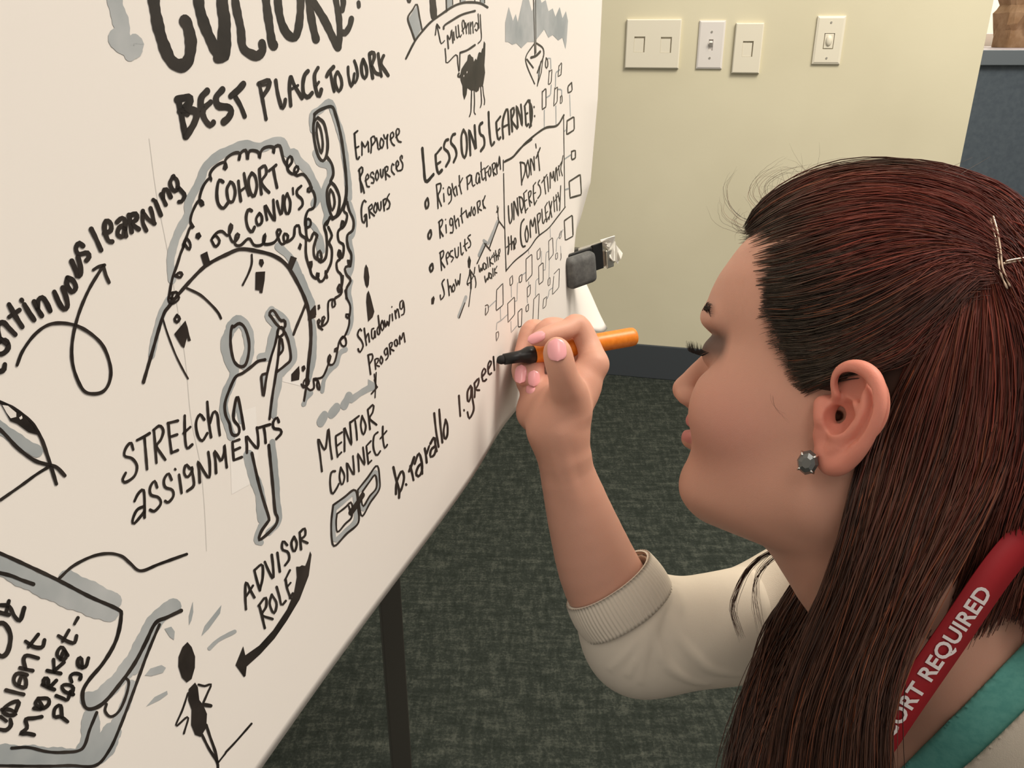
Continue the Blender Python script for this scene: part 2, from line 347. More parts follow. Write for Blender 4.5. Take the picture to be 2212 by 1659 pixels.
bd = np.concatenate([I[:, 0], I[-1, 1:], I[::-1, -1][1:], I[0, ::-1][1:]]); F3 = np.stack([bd[:-1], bd[:-1]+ni*nj, bd[1:]+ni*nj, bd[1:]], 1)
sheet = empty('drawn_paper_sheet', 'large white paper sheet covered with black marker drawings and lettering', 'paper', tuple(P0+dS*.4+Vector((0, 0, HB))))
part('sheet', mesh_np('sheet', V, np.vstack([F1, F2, F3])), m_paper, sheet)
m_ink = mat('black_ink', (.022, .018, .015), .42, .35); noise_color(m_ink, (.012, .010, .009), (.035, .028, .024), 45, 4, .6)
m_wash = mat('grey_ink', (.36, .38, .39), .6, .2); noise_color(m_wash, (.30, .325, .335), (.46, .47, .475), 22, 4, .6, lo=.35, hi=.7)
m_wh = mat('white_ink', (.74, .69, .65), .6, .1)
INK = r'''
@T5 K lettering|big brush lettering reading CULTURE
112 0,-420 -30,-250 -25,0 0,250 -10,500 20,600 -20,680 -60,690
105 130,-450 150,0 215,330 245,570 370,660 430,660 480,600 470,520
108 500,-420 520,0 560,300 590,500 612,540
=90 380,-400 700,-440
100 650,-430 660,0 700,250 770,400 850,450 890,400 920,250 935,0 930,-400
98 1040,-420 1035,0 1070,260 1110,440 1118,465
95 1040,-400 1180,-330 1160,-150 1060,-20 1130,90 1230,260 1320,450 1380,560
78 1330,-350 1340,-100 1390,200 1400,420 1385,560
70 1340,-340 1420,-400 1500,-440
70 1430,120 1445,40 1440,-40 1465,-100
72 1440,390 1470,390 1520,310 1540,225
=40 1625,-330 1628,-140
46 1625,30 1628,40 1630,75
@T1 K lettering|large brush letter C of the heading
85 1250,-250 1150,-250 1100,-100 1105,50 1150,260 1220,430 1300,470 1350,420 1365,300 1340,180 1320,150
78 1410,-300 1420,0 1460,170 1530,330 1590,410 1610,380 1615,200 1595,0 1590,-300
@T2 K lettering|thick brush lettering reading BEST
=45 115,220 165,480
52 105,215 190,200 195,240 130,300 190,290 245,310 225,390 170,475
=36 120,300 180,320
50 320,155 280,200 275,260 290,300
42 345,235 290,290 300,350 340,400 365,380
48 430,145 385,200 400,260 470,270 495,300 470,350 440,375
46 490,190 540,150 580,105
34 525,200 560,260 590,335
@T5 K lettering|thick brush lettering reading PLACE
44 440,1000 480,1200 520,1420
52 430,1000 530,960 565,980 540,1060 480,1150
=30 470,1020 530,1010
46 635,960 660,1120 700,1270
44 700,1280 725,1290 745,1230 750,1190
46 810,920 800,1050 815,1260
44 820,920 860,1020 950,1170
34 830,1060 900,1020
48 1020,850 980,900 960,1010 970,1120 1020,1160 1070,1110
46 1140,810 1100,890 1105,1000 1130,1120 1160,1150 1180,1070
36 1110,1040 1150,980
@T5 K lettering|thick brush lettering reading TO
46 1245,910 1270,860 1325,800
36 1290,860 1310,980 1335,1090
38 1370,860 1345,920 1355,1020 1390,1090 1425,1020 1415,930 1380,860
@T5 K lettering|thick brush lettering reading WORK
34 1500,800 1505,900 1535,1030 1560,980 1575,880
34 1560,980 1590,980 1615,900 1600,800 1575,725
40 1680,710 1660,790 1670,890 1700,935 1725,880 1715,790 1680,710
38 1755,650 1770,780 1795,930
44 1760,640 1800,625 1815,680 1780,780
38 1790,800 1830,870 1890,890
34 1860,640 1875,760 1900,910
42 1925,665 1900,720 1895,770 1940,840 1980,900
@T1 G wash|grey marker downstroke ending in a blob
130 800,-250 820,0 870,180 880,260
150 840,275 900,330 960,350
100 930,390 990,330 960,290
@T4 K lettering|brush lettering curving upward reading Continuous learning
34 30,1450 20,1490 -30,1500 -80,1460 -60,1400
34 0,1280 -40,1310 -20,1370 20,1370 55,1330 40,1280 0,1280
34 -70,1190 -10,1260 45,1300
34 -10,1260 -20,1170 20,1150 60,1190 105,1235
34 60,1020 110,1110 155,1180
=30 60,1110 135,1060
34 170,1020 205,1080 240,1130
=30 150,988 153,992
34 240,1000 270,1060 295,1100
34 265,1050 270,990 300,970 330,1010 355,1065
34 385,930 420,1010 455,1055 480,1030 470,970 445,900
34 480,830 475,880 510,930 540,900 520,850 480,830
34 510,710 540,780 550,820 575,800 570,740 555,680
32 590,600 560,580 540,620 560,660 620,650 635,680 615,705
32 650,480 685,550 720,630
32 745,510 790,490 790,440 755,420 745,480 770,560 800,570
32 835,430 870,400 895,430 880,530 840,520 850,470 890,450
32 890,470 900,530
32 920,380 940,500
32 925,385 970,370 975,410 940,440 990,480
28 1045,490 1020,430 1020,350
28 1020,360 1060,410 1105,440
28 1100,440 1090,380 1075,330
28 1110,280 1130,330 1150,380
=26 1094,270 1098,272
28 1150,230 1165,260 1185,305
28 1165,260 1170,200 1195,200 1220,250
28 1240,100 1215,150 1240,205 1270,190 1265,130 1235,105
28 1270,180 1300,210 1320,240 1300,280 1280,285
@T4 K drawing|looping arrow drawn beside the curved lettering
27 118,1455 160,1350 250,1230 360,1160 500,1160 620,1210 730,1310 785,1450 785,1560 740,1640 660,1660 590,1630 530,1500 510,1370 525,1220 570,1060 640,900 735,745
27 665,772 700,750 745,738
27 738,745 755,810 778,862
@T6 K drawing|two arrows and person shape in the clock drawing
26 220,300 340,360 440,450 500,520 525,570
20 5,580 50,720 120,900 190,1040 230,1110
30 1290,430 1250,530 1200,650 1175,715
@TC K drawing|large eye drawing cut by the sheet
30 -300,640 -150,650 0,725 110,780 220,870 290,980 330,1090 360,1180 400,1310
30 -300,800 -150,820 0,925 120,1050 240,1140 330,1170 400,1190 460,1250
24 0,1425 150,1320 260,1240 350,1185
F -300,640 0,730 10,750 70,860 120,880 200,940 270,960 230,880 150,800 100,770 40,730
=16 30,740 110,800
@TC W wash|white glint in the drawn eye
F 10,745 50,750 110,800 110,830 70,840 40,800
F 130,835 150,820 155,840 140,850
@TC G wash|grey shading in the drawn eye
90 -200,780 30,930 160,1020 260,1075
@T2 G wash|grey wash around the cloud drawing
70 70,1500 60,1350 110,1180 180,1050 190,950 270,800 310,700 400,620 480,580 600,540 700,560 800,520 860,520 900,600 950,600 980,660 1040,720 1080,800 1120,900 1090,960
60 830,1270 900,1330 960,1420 1030,1600 1060,1700
40 1040,1100 1080,1120 1120,1180 1140,1220 1150,1300
@T2 K drawing|black outline of the curly cloud drawing
26 45,1640 70,1500 105,1400 130,1320 150,1270 150,1240 190,1290 200,1250 170,1210 150,1260
26 150,1270 180,1180 200,1130 225,1135 200,1090 215,1020 260,940 295,960 280,975 265,930 290,840 335,780 355,800 340,760 355,720 400,680 450,665 440,715 460,700 450,650 500,605 555,600 545,660 560,600 600,580 610,650 620,590 650,580 690,595 695,640 710,580 750,555 800,560 795,605 800,560 840,545 855,590 870,650 900,700
24 900,700 930,660 920,620 895,650 900,720 940,750 975,720 965,690 945,720 960,760 1010,750 1050,800 1070,850
24 1070,850 1045,850 1045,880 1075,865 1095,920 1085,990 1045,1010 1025,1070 1030,1130 1060,1120 1060,1080 1030,1080 1035,1200 1060,1225 1085,1170 1110,1190
24 1110,1190 1085,1280 1095,1350 1140,1360 1130,1300 1110,1330 1130,1380 1170,1350 1180,1270 1175,1180 1160,1120 1190,1080 1210,1060
24 350,1220 380,1270 410,1230 380,1190 350,1220 390,1170 430,1160 470,1190 500,1130 485,1110 480,1180 510,1240 550,1190 530,1180 520,1250 560,1260 620,1210 660,1260 720,1250 740,1180 725,1200 730,1250 800,1240 840,1180 850,1150 820,1160 850,1250 890,1230 900,1190 870,1180 880,1240 940,1200 950,1130 980,1120 990,1180 1030,1210
24 1030,1210 1030,1330 1060,1430 1070,1380 1055,1390 1070,1470 1110,1500 1120,1460 1105,1470 1130,1520 1160,1500 1180,1440 1170,1450 1180,1490
24 1180,1450 1210,1380 1215,1290 1195,1240 1215,1190 1190,1130
24 1180,1110 1200,1060
22 60,1640 100,1640 110,1600 80,1600 60,1660
22 90,1480 130,1490 135,1460 110,1460
@T2 K drawing|telephone receiver drawing with curly cord
28 1090,320 1130,290 1210,265 1240,320 1280,480 1310,700 1320,850 1310,940 1270,1030 1220,1070
26 1115,345 1085,380 1085,470 1110,600 1145,655 1175,620 1185,520 1160,390 1115,345
22 1110,380 1105,450 1125,560 1140,600 1150,530 1135,430 1110,380
26 1180,625 1215,680 1225,750 1205,800
26 1210,805 1180,870 1190,980 1225,1065 1260,1020 1270,920 1240,840 1205,805
22 1205,860 1195,920 1215,1010 1235,960 1225,890 1205,860
24 1085,385 1090,325
22 1320,930 1300,1010 1325,1040 1310,1110 1280,1140 1290,1080 1300,1120 1260,1160 1265,1230 1300,1260 1290,1350 1260,1330 1270,1290 1280,1350 1250,1380 1255,1440 1285,1480 1280,1590 1260,1560 1275,1540 1285,1600 1240,1640
22 1325,950 1340,1010 1370,1080 1365,1150 1325,1190 1330,1270 1355,1330 1345,1420 1330,1360 1345,1400 1310,1420 1320,1470 1350,1510 1320,1570 1320,1640
@T2 G wash|grey wash around the telephone receiver
60 1080,430 1080,330 1130,290 1200,240 1240,340 1290,500 1320,700 1335,850 1340,920
55 1100,600 1130,670 1190,690 1205,760 1165,850 1160,950 1180,1040 1170,1100
34 1345,960 1380,1080 1365,1190 1345,1210 1365,1330 1360,1430 1340,1480
50 1120,1240 1130,1310
@T8 K drawing|curly cord and small symbols below the cloud
22 375,190 370,260 345,340 325,300 345,270 360,310 350,360 300,390 305,450 280,470 280,410 310,400 250,410 240,480 240,590 190,640 200,590 215,560 190,560 180,650 150,620 150,580 170,590 150,640 190,670
22 395,320 410,390 440,460 430,560 405,560 400,535 425,540 430,620 395,720 350,770 370,820 400,810 400,760 375,730 340,780 325,850 300,870 305,840 325,850 300,960 265,990 240,960 250,900 265,910 240,990 195,1090 140,1110 110,1110 115,1190 80,1215 50,1190
22 120,1120 150,1130 165,1180 160,1215 140,1170 150,1130
22 40,1210 25,1305
20 55,1100 25,1130 20,1170 60,1170 70,1130 55,1100
20 0,1160 20,1190 50,1180
F 60,530 130,450 135,540 60,590
F 160,450 170,480 155,495 145,480
F 5,1000 30,990 40,1020 20,1050 5,1040
@T8 G wash|grey wash beside the curly cord
45 455,0 450,100 420,150
45 450,240 430,340 450,460 450,600 420,700
45 400,850 350,880 320,980 270,1020 210,1110 190,1220
45 90,1240 50,1280 20,1340
62 0,200 60,340 100,440
@T6 G wash|broad grey wash along the clock rim
75 -95,900 -60,720 0,520 60,400
60 1150,80 1230,200 1300,350 1340,470
60 1350,600 1360,800 1350,950 1310,1120
40 1300,1230 1275,1340
@T6 K drawing|round clock drawing with hour marks
38 -170,1140 -100,900 0,560 60,460 190,300 350,130 450,60 570,0 700,-50 860,-30 1000,10 1110,90 1210,250 1290,430 1325,600 1330,780 1310,980 1295,1150
24 800,0 800,80 770,170 720,270
22 1295,1150 1270,1310
F 340,0 400,-30 430,80 420,100 370,95
F 1150,10 1205,30 1160,140 1115,120
F 835,155 920,150 915,230 895,345 870,340 870,320 832,315
F 870,40 900,40 910,75 890,115 865,80
F 105,710 205,590 225,650 240,720 255,770 230,775 220,740 195,835 170,820
F 1155,1070 1225,995 1230,1060 1225,1120 1155,1135
F 1245,1010 1265,990 1280,1020 1265,1045
F 1310,520 1365,450 1375,500 1375,560 1310,590
F 1390,450 1410,445 1415,480 1400,495
32 130,540 108,580 130,605 155,570 130,545
24 130,340 80,340 50,390 70,440 110,430 150,390 130,350
24 120,180 160,155 180,180 150,205 125,180
@T2 K drawing|hour dots of the clock drawing
F 240,1175 265,1165 280,1195 260,1220 235,1205
F 985,1240 1000,1255 990,1295 970,1280
@T6 G wash|grey wash around the trumpet player drawing
110 600,700 570,800 600,950 640,1010
110 620,650 690,590 760,680 780,850 740,980
90 650,1040 620,1140 570,1250 550,1380 580,1500 620,1620
80 980,500 950,560 1020,640 980,750 950,900 880,920
60 980,500 1040,530 1110,590 1130,680 1170,800 1180,930 1090,1050 1040,1080
60 1050,1080 1040,1200 1010,1300 1000,1440
40 640,1440 660,1330 680,1400 700,1500
F 1045,850 1075,800 1080,860 1060,900
F 890,1090 930,1080 930,1160 905,1230
@T6 K drawing|outline drawing of a standing trumpet player
32 640,645 690,615 740,660 775,780 770,900 740,990 690,1000 640,950 612,820 612,700 625,640
32 920,940 855,955 800,1000 720,1060 655,1095 600,1210 560,1330 565,1430 600,1510
32 600,1510 620,1600 650,1620 685,1600 685,1540 640,1480 640,1400 670,1270 700,1380 730,1560
30 960,540 965,510 995,500 1030,550 1060,590 1095,590 1100,640 1070,660 1020,620 970,550 960,540
28 1040,660 1010,800 970,930 930,1110 905,1270 890,1150 890,1080 935,1065
28 1050,740 1090,700 1070,650 1035,670 1030,720 1060,750
28 1050,760 1040,900 1020,1050 985,1270 960,1470
28 1070,760 1080,850 1040,900
28 1100,700 1130,780 1150,930 1100,990 1025,1050
@TA K drawing|drawn legs of the trumpet player
28 1155,660 1200,860 1240,1010 1290,1170 1285,1200 1230,1280 1212,1350 1280,1300 1345,1230 1360,1170 1340,1120 1320,900 1290,595
@TA G wash|grey wash beside the drawn legs
90 1130,680 1160,820 1220,980 1240,1180
50 1230,1240 1190,1350 1230,1370
50 1320,570 1345,800 1360,1030 1370,1200 1290,1290
@TA K lettering|black lettering reading Stretch
26 210,630 190,575 150,620 140,680 200,700 240,760 220,840 150,890 125,870 150,815
26 240,555 290,530 340,500
26 300,540 310,660 320,785
26 375,475 385,600 395,735
26 370,475 420,440 450,480 430,550 395,600 430,660 465,710
26 490,425 500,540 515,655
=26 485,420 565,400
=24 500,530 560,510
=26 515,655 565,635
26 620,360 620,450 625,560 640,620 680,590
=24 610,500 665,450
26 775,390 740,350 710,420 725,520 760,560 800,500
26 800,250 810,390 830,530
26 820,420 850,330 880,350 890,440 900,515
@TA K lettering|black lettering reading Assignments
26 220,1040 250,980 290,950 300,1030 300,1170
26 300,1080 240,1110 205,1190 215,1220 270,1160 300,1120
26 400,930 380,880 345,930 350,990 410,1010 430,1060 380,1120 345,1110
26 515,870 490,820 455,870 465,930 520,950 530,1000 490,1050 465,1040
26 575,830 585,900 595,975
=24 543,785 546,788
26 660,780 630,750 615,810 640,850 680,800 670,760 690,860 690,920 640,960
26 740,890 735,800 725,725 770,800 815,855 820,750 808,650
26 870,815 865,720 855,640 890,690 910,720 935,650 935,590 945,680 955,770
26 1000,570 1005,650 1010,710
=24 1000,570 1055,550
=24 1005,640 1060,615
=24 1010,715 1075,690
26 1115,655 1115,590 1110,520 1150,570 1200,620 1205,540 1195,455
=26 1195,460 1300,430
26 1250,450 1260,510 1265,575
26 1370,410 1355,375 1325,410 1330,460 1380,470 1390,500 1350,545
@T7 K lettering|black lettering reading Employee Resources Groups
20 475,160 505,135
22 478,160 485,270 500,390 520,370
=18 485,290 515,275
19 545,350 545,270 540,230 570,280 590,250 600,225 605,320
19 625,330 630,260 625,200
18 625,200 650,180 665,220 635,265
19 675,200 685,250 690,300 710,290
18 715,200 705,260 725,290 740,230 715,200
18 740,170 755,210 775,170
18 775,170 770,230 775,290
18 800,210 830,180 820,145 800,170 810,240 835,265
18 850,190 880,150 870,110 850,140 865,220 895,235
22 520,480 530,580 540,680
22 515,490 545,455 550,500 525,560 550,630 565,690
18 575,580 605,555 595,520 578,560 590,630 610,635
18 650,520 635,500 620,540 650,560 650,600 630,600
18 680,490 665,540 680,580 695,530 680,490
18 710,480 715,540 730,550 735,480
20 750,465 760,570
18 750,465 775,450 775,490 755,510 795,545
18 830,440 815,430 810,490 835,525
18 850,470 875,430 860,400 850,430 860,490 885,490
18 905,380 905,350 885,380 910,430 905,480 890,490
22 580,770 560,760 540,830 545,930 565,960 580,900
18 565,900 585,880 590,990
18 605,820 615,915
18 605,820 635,790 635,830 610,850 655,895
18 665,780 650,840 670,870 680,810 665,780
18 685,780 700,850 715,830 715,770
18 735,755 745,850
18 735,755 765,740 755,790 740,810
18 790,700 770,740 795,780 785,830 770,835
@T3 K lettering|bold black lettering reading Lessons Learned
24 205,1065 215,1180 230,1300 285,1250
22 300,1110 305,1180 320,1240 345,1220
=18 300,1110 340,1060
=18 305,1180 335,1160
20 390,1000 370,1010 360,1060 390,1090 400,1140 375,1190
20 440,960 420,970 410,1020 440,1060 450,1110 430,1160
20 500,930 485,980 490,1090 510,1130 525,1060 520,970 500,930
20 550,1110 545,1010 540,930 570,1010 590,1070 585,980 580,900
20 635,880 615,900 620,960 645,980 650,1040 625,1080
20 680,805 685,920 700,1040 720,1020
19 735,880 740,950 750,1000 765,985
=16 735,875 765,835
=15 740,940 760,920
19 785,990 780,900 790,830 815,780 825,880 830,960
=15 785,910 825,890
19 840,790 845,870 850,940
17 840,790 860,770 862,810 845,860 885,920
18 890,910 885,820 880,760 905,830 920,900 918,820 912,750
17 940,770 945,830 950,900 965,890
=15 938,760 962,720
=14 945,820 960,810
18 975,720 980,830 985,900
18 965,720 990,770 990,850 975,910
=13 1006,765 1007,768
=13 1010,830 1011,833
@T9 K lettering|black lettering of the bulleted list beginning Right Platform
27 95,530 75,570 85,625 105,590 100,540
19 175,410 185,520 190,620
19 175,410 215,400 210,460 190,510 220,600
17 240,490 245,560
=15 237,440 238,443
17 300,440 280,430 280,490 300,500 305,440 310,540 285,580
17 315,400 330,480 345,510
17 335,450 350,420 362,500
17 380,330 385,420 400,490
=14 375,420 410,350
18 450,340 455,450
17 445,345 485,320 480,380 455,410
17 490,330 500,420 520,410
17 560,320 540,300 530,380 550,400 560,330 565,390
17 575,210 580,310 590,370 605,350
=13 570,290 605,260
=17 610,270 620,370
=13 610,270 640,240
=13 612,310 635,290
16 655,250 640,300 655,340 665,280 655,250
16 675,230 690,330
15 675,230 700,210 700,260 680,290 710,320
16 720,310 712,210 730,250 740,150 750,270
27 120,820 100,860 110,900 130,860 125,820
19 200,740 205,820 210,885
19 195,745 230,720 225,770 205,810 235,870
17 260,770 265,840
=15 257,720 258,723
17 320,720 298,710 298,770 318,770 322,720 325,830 300,840
17 335,690 345,760 355,800
17 350,740 370,710 380,780
17 400,620 400,690 410,750
=14 390,690 430,650
17 440,640 455,710 470,650 480,700 490,610
16 515,610 500,650 515,690 525,650 515,610
17 540,570 550,660
16 540,570 565,550 565,600 548,620 580,640
17 590,550 600,620
16 612,510 590,580 615,620
27 135,1120 115,1150 125,1190 145,1160 140,1120
18 210,1020 215,1100 222,1175
18 205,1020 240,1000 235,1050 215,1090 250,1150
16 265,1070 290,1050 280,1010 262,1050 275,1120
16 320,1000 300,1010 300,1050 330,1060 310,1100
16 340,980 350,1060 370,1050 372,970
16 390,930 400,1040 415,1020
16 430,900 432,970 445,1000
=13 418,960 455,930
16 480,860 455,880 480,920 480,960 460,975
F 150,1405 160,1430 150,1480 130,1480 130,1430
18 245,1260 225,1290 240,1350 245,1400 215,1440 210,1400
17 275,1260 285,1340 290,1400
17 285,1350 300,1310 315,1370
16 330,1300 315,1340 330,1370 342,1330 330,1300
16 345,1260 360,1320 370,1260 380,1310 390,1210
14 555,1130 565,1200 575,1150 585,1190 592,1120
13 615,1120 598,1110 600,1170 618,1160 620,1110 625,1160
13 630,1060 640,1150
13 650,1060 658,1140
12 680,1040 655,1100 685,1120
13 690,1020 700,1100
=11 680,1060 715,1030
12 705,1000 715,1090
12 715,1060 725,1030 730,1080
12 735,1040 748,1000 740,980 732,1010 740,1050
14 608,1230 618,1290 628,1240 638,1270 645,1200
13 665,1210 650,1200 652,1250 668,1240 668,1200 672,1250
13 680,1160 685,1230
13 695,1160 700,1220
12 718,1140 695,1190 718,1200
@T9 K drawing|small climber figure and mountain line with flag
F 468,1045 485,1090 475,1160 460,1150 455,1090
14 475,1170 470,1220 450,1290 460,1310
22 480,1180 485,1260 485,1340
13 490,1190 510,1220 520,1150
13 490,1260 515,1220 530,1290 525,1330
12 485,1340 475,1420 465,1500
12 450,1300 490,1280
=16 540,1115 620,940
=14 605,935 660,1000
=15 650,975 735,740
=14 728,700 735,740
=14 735,735 785,800
10 720,600 730,700
F 735,600 730,660 708,660
14 380,1600 430,1470
@T9 G wash|grey wash along the mountain line
=36 560,1040 610,920
=26 600,910 640,940
=36 650,920 725,740
=40 378,1590 440,1420
@T9 K drawing|banner outline around the warning lettering
=13 775,190 775,285
=13 778,310 785,700 800,1185
18 785,205 850,170 930,80 1030,5
14 800,1180 880,1090 1000,990 1080,880 1180,800 1260,700 1330,610
@T3 K drawing|upper edge of the warning banner
18 800,1155 860,1120 950,1020 1080,920 1170,900 1220,825
=9 1218,825 1222,1100 1227,1480
@T9 K lettering|black lettering reading Don't underestimate the complexity
17 930,210 935,310 940,410
17 925,210 965,220 970,290 940,390
16 995,190 980,260 995,350 1010,280 995,190
16 1025,320 1020,240 1020,170 1045,240 1055,290 1050,160
14 1065,45 1070,80
17 1070,170 1105,80
17 1085,120 1095,220 1100,280
18 820,600 825,700 835,760 855,700 850,580
17 870,720 870,620 868,550 890,620 910,690 905,600 900,530
17 920,520 925,600 940,660
17 915,520 945,530 955,600 935,650
16 960,500 965,580 975,660
=14 955,490 985,460
=13 965,560 985,545
=14 972,650 995,620
16 1000,480 1005,540 1015,600
15 1000,480 1022,460 1022,500 1005,540 1030,570
16 1045,420 1045,500 1055,590
=14 1042,420 1065,390
=13 1048,490 1065,480
=14 1055,590 1075,550
16 1100,370 1085,400 1105,430 1110,490 1085,530
15 1140,340 1145,410 1155,490
=14 1120,390 1165,320
15 1170,340 1180,470
14 1195,440 1195,360 1195,290 1215,360 1225,280 1232,370
13 1240,380 1245,280 1250,250 1262,370
12 1270,240 1280,330
=11 1255,290 1300,200
12 1300,210 1290,270 1305,330
12 1310,150 1300,220
20 820,880 825,960 818,1030
=14 805,970 860,920
18 845,870 850,990
15 850,950 865,910 870,990
15 875,960 890,920 880,880 872,920 880,980
20 960,720 935,760 930,870 945,960 970,960
17 985,780 970,850 985,930 1000,860 985,780
17 1020,880 1015,780 1020,720 1040,790 1055,700 1065,770 1070,840
16 1080,680 1085,760 1095,850
15 1080,680 1105,660 1105,710 1085,760
15 1120,630 1130,760 1150,720
15 1150,610 1155,680 1165,740
=13 1148,610 1170,570
=12 1155,670 1172,650
=13 1162,740 1180,700
15 1185,560 1210,700
15 1210,560 1185,720
14 1225,520 1235,650
14 1248,500 1258,640
=12 1235,560 1270,500
13 1265,480 1280,560
13 1290,420 1280,640
@T3 K lettering|speech bubble lettering reading Millennial
16 385,260 392,345
15 385,255 405,280 415,210 425,305
13 430,230 435,285
13 445,190 452,270 465,260
13 462,180 472,265 485,250
13 490,220 510,190 500,140 490,170 500,240
12 515,165 522,240
12 522,200 535,160 540,240
12 548,160 552,240
12 552,190 565,150 570,235
12 580,190 590,160 605,180 600,220 585,210
12 605,100 612,200
12 620,105 625,200 628,280 605,310
@TF K drawing|hill with flags, speech bubble and black sheep drawing
36 105,805 220,580 330,430 450,300 600,190 750,90 880,40 1000,30 1130,45 1230,100
28 225,550 180,420 130,250 200,130 255,55 290,230 325,400
=120 455,-200 490,220
=24 655,-200 665,160
=18 740,-200 750,60
=16 850,-200 853,20
=14 1050,-200 1055,20
=14 1125,-200 1130,30
=16 1185,-200 1190,40
34 110,-90 130,0 150,40 165,0
34 625,395 635,350 740,280 880,200 1055,150
22 510,480 520,400 530,330 570,385
20 530,330 560,480 590,600 635,560
20 645,670 655,780 670,870 800,750 820,880 840,990 850,720
34 855,725 950,690 1055,620
30 835,1010 820,1045 840,1065 850,1040
F 850,1040 870,950 920,870 950,830 960,760 985,745 1010,780 1030,790 1040,850 1065,805 1080,830 1105,730 1120,715 1140,730 1155,670 1170,660 1180,565 1200,600 1195,760 1185,900 1195,1000 1180,1100 1165,1190 1120,1195 1105,1250 1070,1270 1050,1240 1010,1250 950,1210 940,1300 910,1375 890,1300 885,1180 860,1110
20 1010,1240 1005,1400 1000,1540 980,1605
18 1045,1240 1050,1400 1045,1540 1062,1575
18 1135,1190 1145,1350 1145,1430 1130,1480
16 1165,1190 1175,1300 1190,1380 1185,1440
@TF G wash|grey filled flags on the drawn hill
F 140,260 200,160 255,80 285,250 315,400 240,540
F 665,-200 735,-200 745,70 670,140
F 860,-200 930,-200 930,10 860,30
F 1130,-200 1180,-200 1185,50 1135,40
@TF W wash|white eye dots of the black sheep
F 940,980 950,985 945,1010 937,1010
F 897,1030 905,1035 902,1060 894,1058
@T3 G wash|grey scribbled cloud behind the anchor line
F 800,160 825,50 855,150 875,100 890,160 925,0 955,-60 990,80 1000,60 1030,-80 1060,20 1090,0 1110,80 1140,60 1160,120 1190,50 1210,130 1235,80 1250,150 1240,300 1232,350 1210,270 1180,290 1140,250 1110,270 1080,210 1050,250 1010,300 960,300 915,345 880,310 850,320 820,300 800,300
@T3 K drawing|sunken box on a line and linked boxes
=11 1000,-100 1012,395
=9 1016,-100 1020,380
22 985,412 1020,400 1050,370
12 1010,310 950,400 955,470 1010,600
14 1025,310 1070,345 1075,400 1055,450 1030,520
=10 1055,440 1030,615
=10 1072,400 1058,520 1030,610
=14 955,425 1000,485
12 1095,415 1088,450 1092,490 1105,470 1102,425 1092,415
=9 1115,505 1108,610 1130,590 1135,495 1115,515
=9 1185,470 1178,550 1200,535 1205,445 1185,475
=11 1065,655 1065,785 1092,765 1092,630 1065,660
=9 1155,630 1147,760 1172,730 1175,620 1155,640
=9 1198,690 1193,745 1208,735 1208,680 1195,695
=13 1275,592 1248,620 1250,668 1280,650 1276,592
=14 1243,865 1240,965 1295,930 1293,835 1245,865
=14 1275,1085 1275,1145 1303,1135 1303,1075 1278,1085
=15 1258,1305 1265,1418 1347,1395 1338,1250 1260,1300
=13 1225,1580 1280,1542 1285,1680
@T3 G wash|thin grey links between the drawn boxes
=10 1100,420 1125,415 1128,490
=10 1130,610 1125,680 1095,700
=10 1160,620 1162,520 1190,500
=10 1180,640 1205,640 1205,680
=9 1080,790 1080,910
=9 1163,760 1165,890
=10 1262,680 1268,830
=9 1225,940 1240,925
=11 1225,1140 1270,1110
=12 1228,1360 1258,1350
=22 1045,480 1040,540
@T9 K drawing|long box at the margin by the clip
=14 1322,735 1395,680 1402,870 1330,910 1322,740
@TG K drawing|cluster of linked outlined boxes
=15 305,1150 345,1130 350,1220 305,1290 310,1180
=16 465,930 548,840 552,1140 455,1220 462,940
=14 645,775 680,730 685,840 648,880 645,780
=14 615,1120 710,1025 712,1270 620,1380 615,1130
=15 775,750 812,710 808,810 775,840 773,760
=14 870,505 950,435 952,720 868,820 868,510
=13 885,900 930,860 925,990 885,1040 885,905
=14 758,1240 812,1180 805,1430 760,1450 757,1250
=14 870,1160 902,1120 902,1210 868,1240 868,1165
=12 975,1060 1050,975 1035,1350 960,1370 975,1065
=12 1022,400 1065,350 1062,490 1022,520 1020,405
=13 1045,605 1105,550 1105,810 1045,860 1042,610
=12 1180,260 1235,205 1245,440 1182,520 1180,265
=11 1110,1060 1155,1020 1140,1160 1098,1190 1110,1065
=11 1172,790 1200,750 1198,860 1170,880 1172,795
=11 1255,710 1330,630 1320,900 1230,1000 1250,745
=10 1275,440 1305,410 1302,500 1275,520 1275,445
=12 1350,430 1352,500 1342,520
=12 460,1520 490,1505 492,1570 458,1640 455,1525
=10 1330,160 1355,110 1350,210 1325,235 1328,160
@TG G wash|grey connecting lines between the outlined boxes
=16 360,1165 450,1080
=16 515,1170 520,1340
=16 460,1480 465,1390 530,1350 615,1270
=15 660,1370 665,1520 740,1430
=15 665,880 668,1030
=15 715,1090 745,1080 750,840 770,825
=15 815,730 865,690
=13 905,820 908,870
=13 905,390 908,430
=13 885,1040 890,1110
=13 1080,400 1080,560
=13 1110,660 1135,660 1145,420 1175,400
=13 1000,1010 1005,800 1045,770
=11 1200,70 1205,210
=11 1190,520 1185,780
=12 1285,400 1290,240 1330,190 1380,100
=13 1160,1050 1180,1010 1185,940 1240,900
=10 1345,330 1350,420
@T8 K drawing|black exclamation shape above Shadowing
F 580,85 598,120 610,200 605,270 592,298 575,270 562,200 568,120
F 603,320 620,370 640,450 655,510 640,560 600,600 590,500 583,420 588,350
@T8 K lettering|black lettering reading Shadowing Program
20 540,680 525,665 505,720 540,770 555,820 525,875 510,845
18 565,660 575,740 585,810
17 580,750 600,700 612,780
17 650,660 632,670 635,750 655,740 660,670 665,740
18 690,545 700,640 705,700
17 695,640 680,670 690,720 705,700
17 725,590 712,640 728,680 742,640 725,590
17 745,590 760,650 772,590 785,640 795,540
16 815,530 820,590
=13 812,465 813,468
16 840,500 850,570
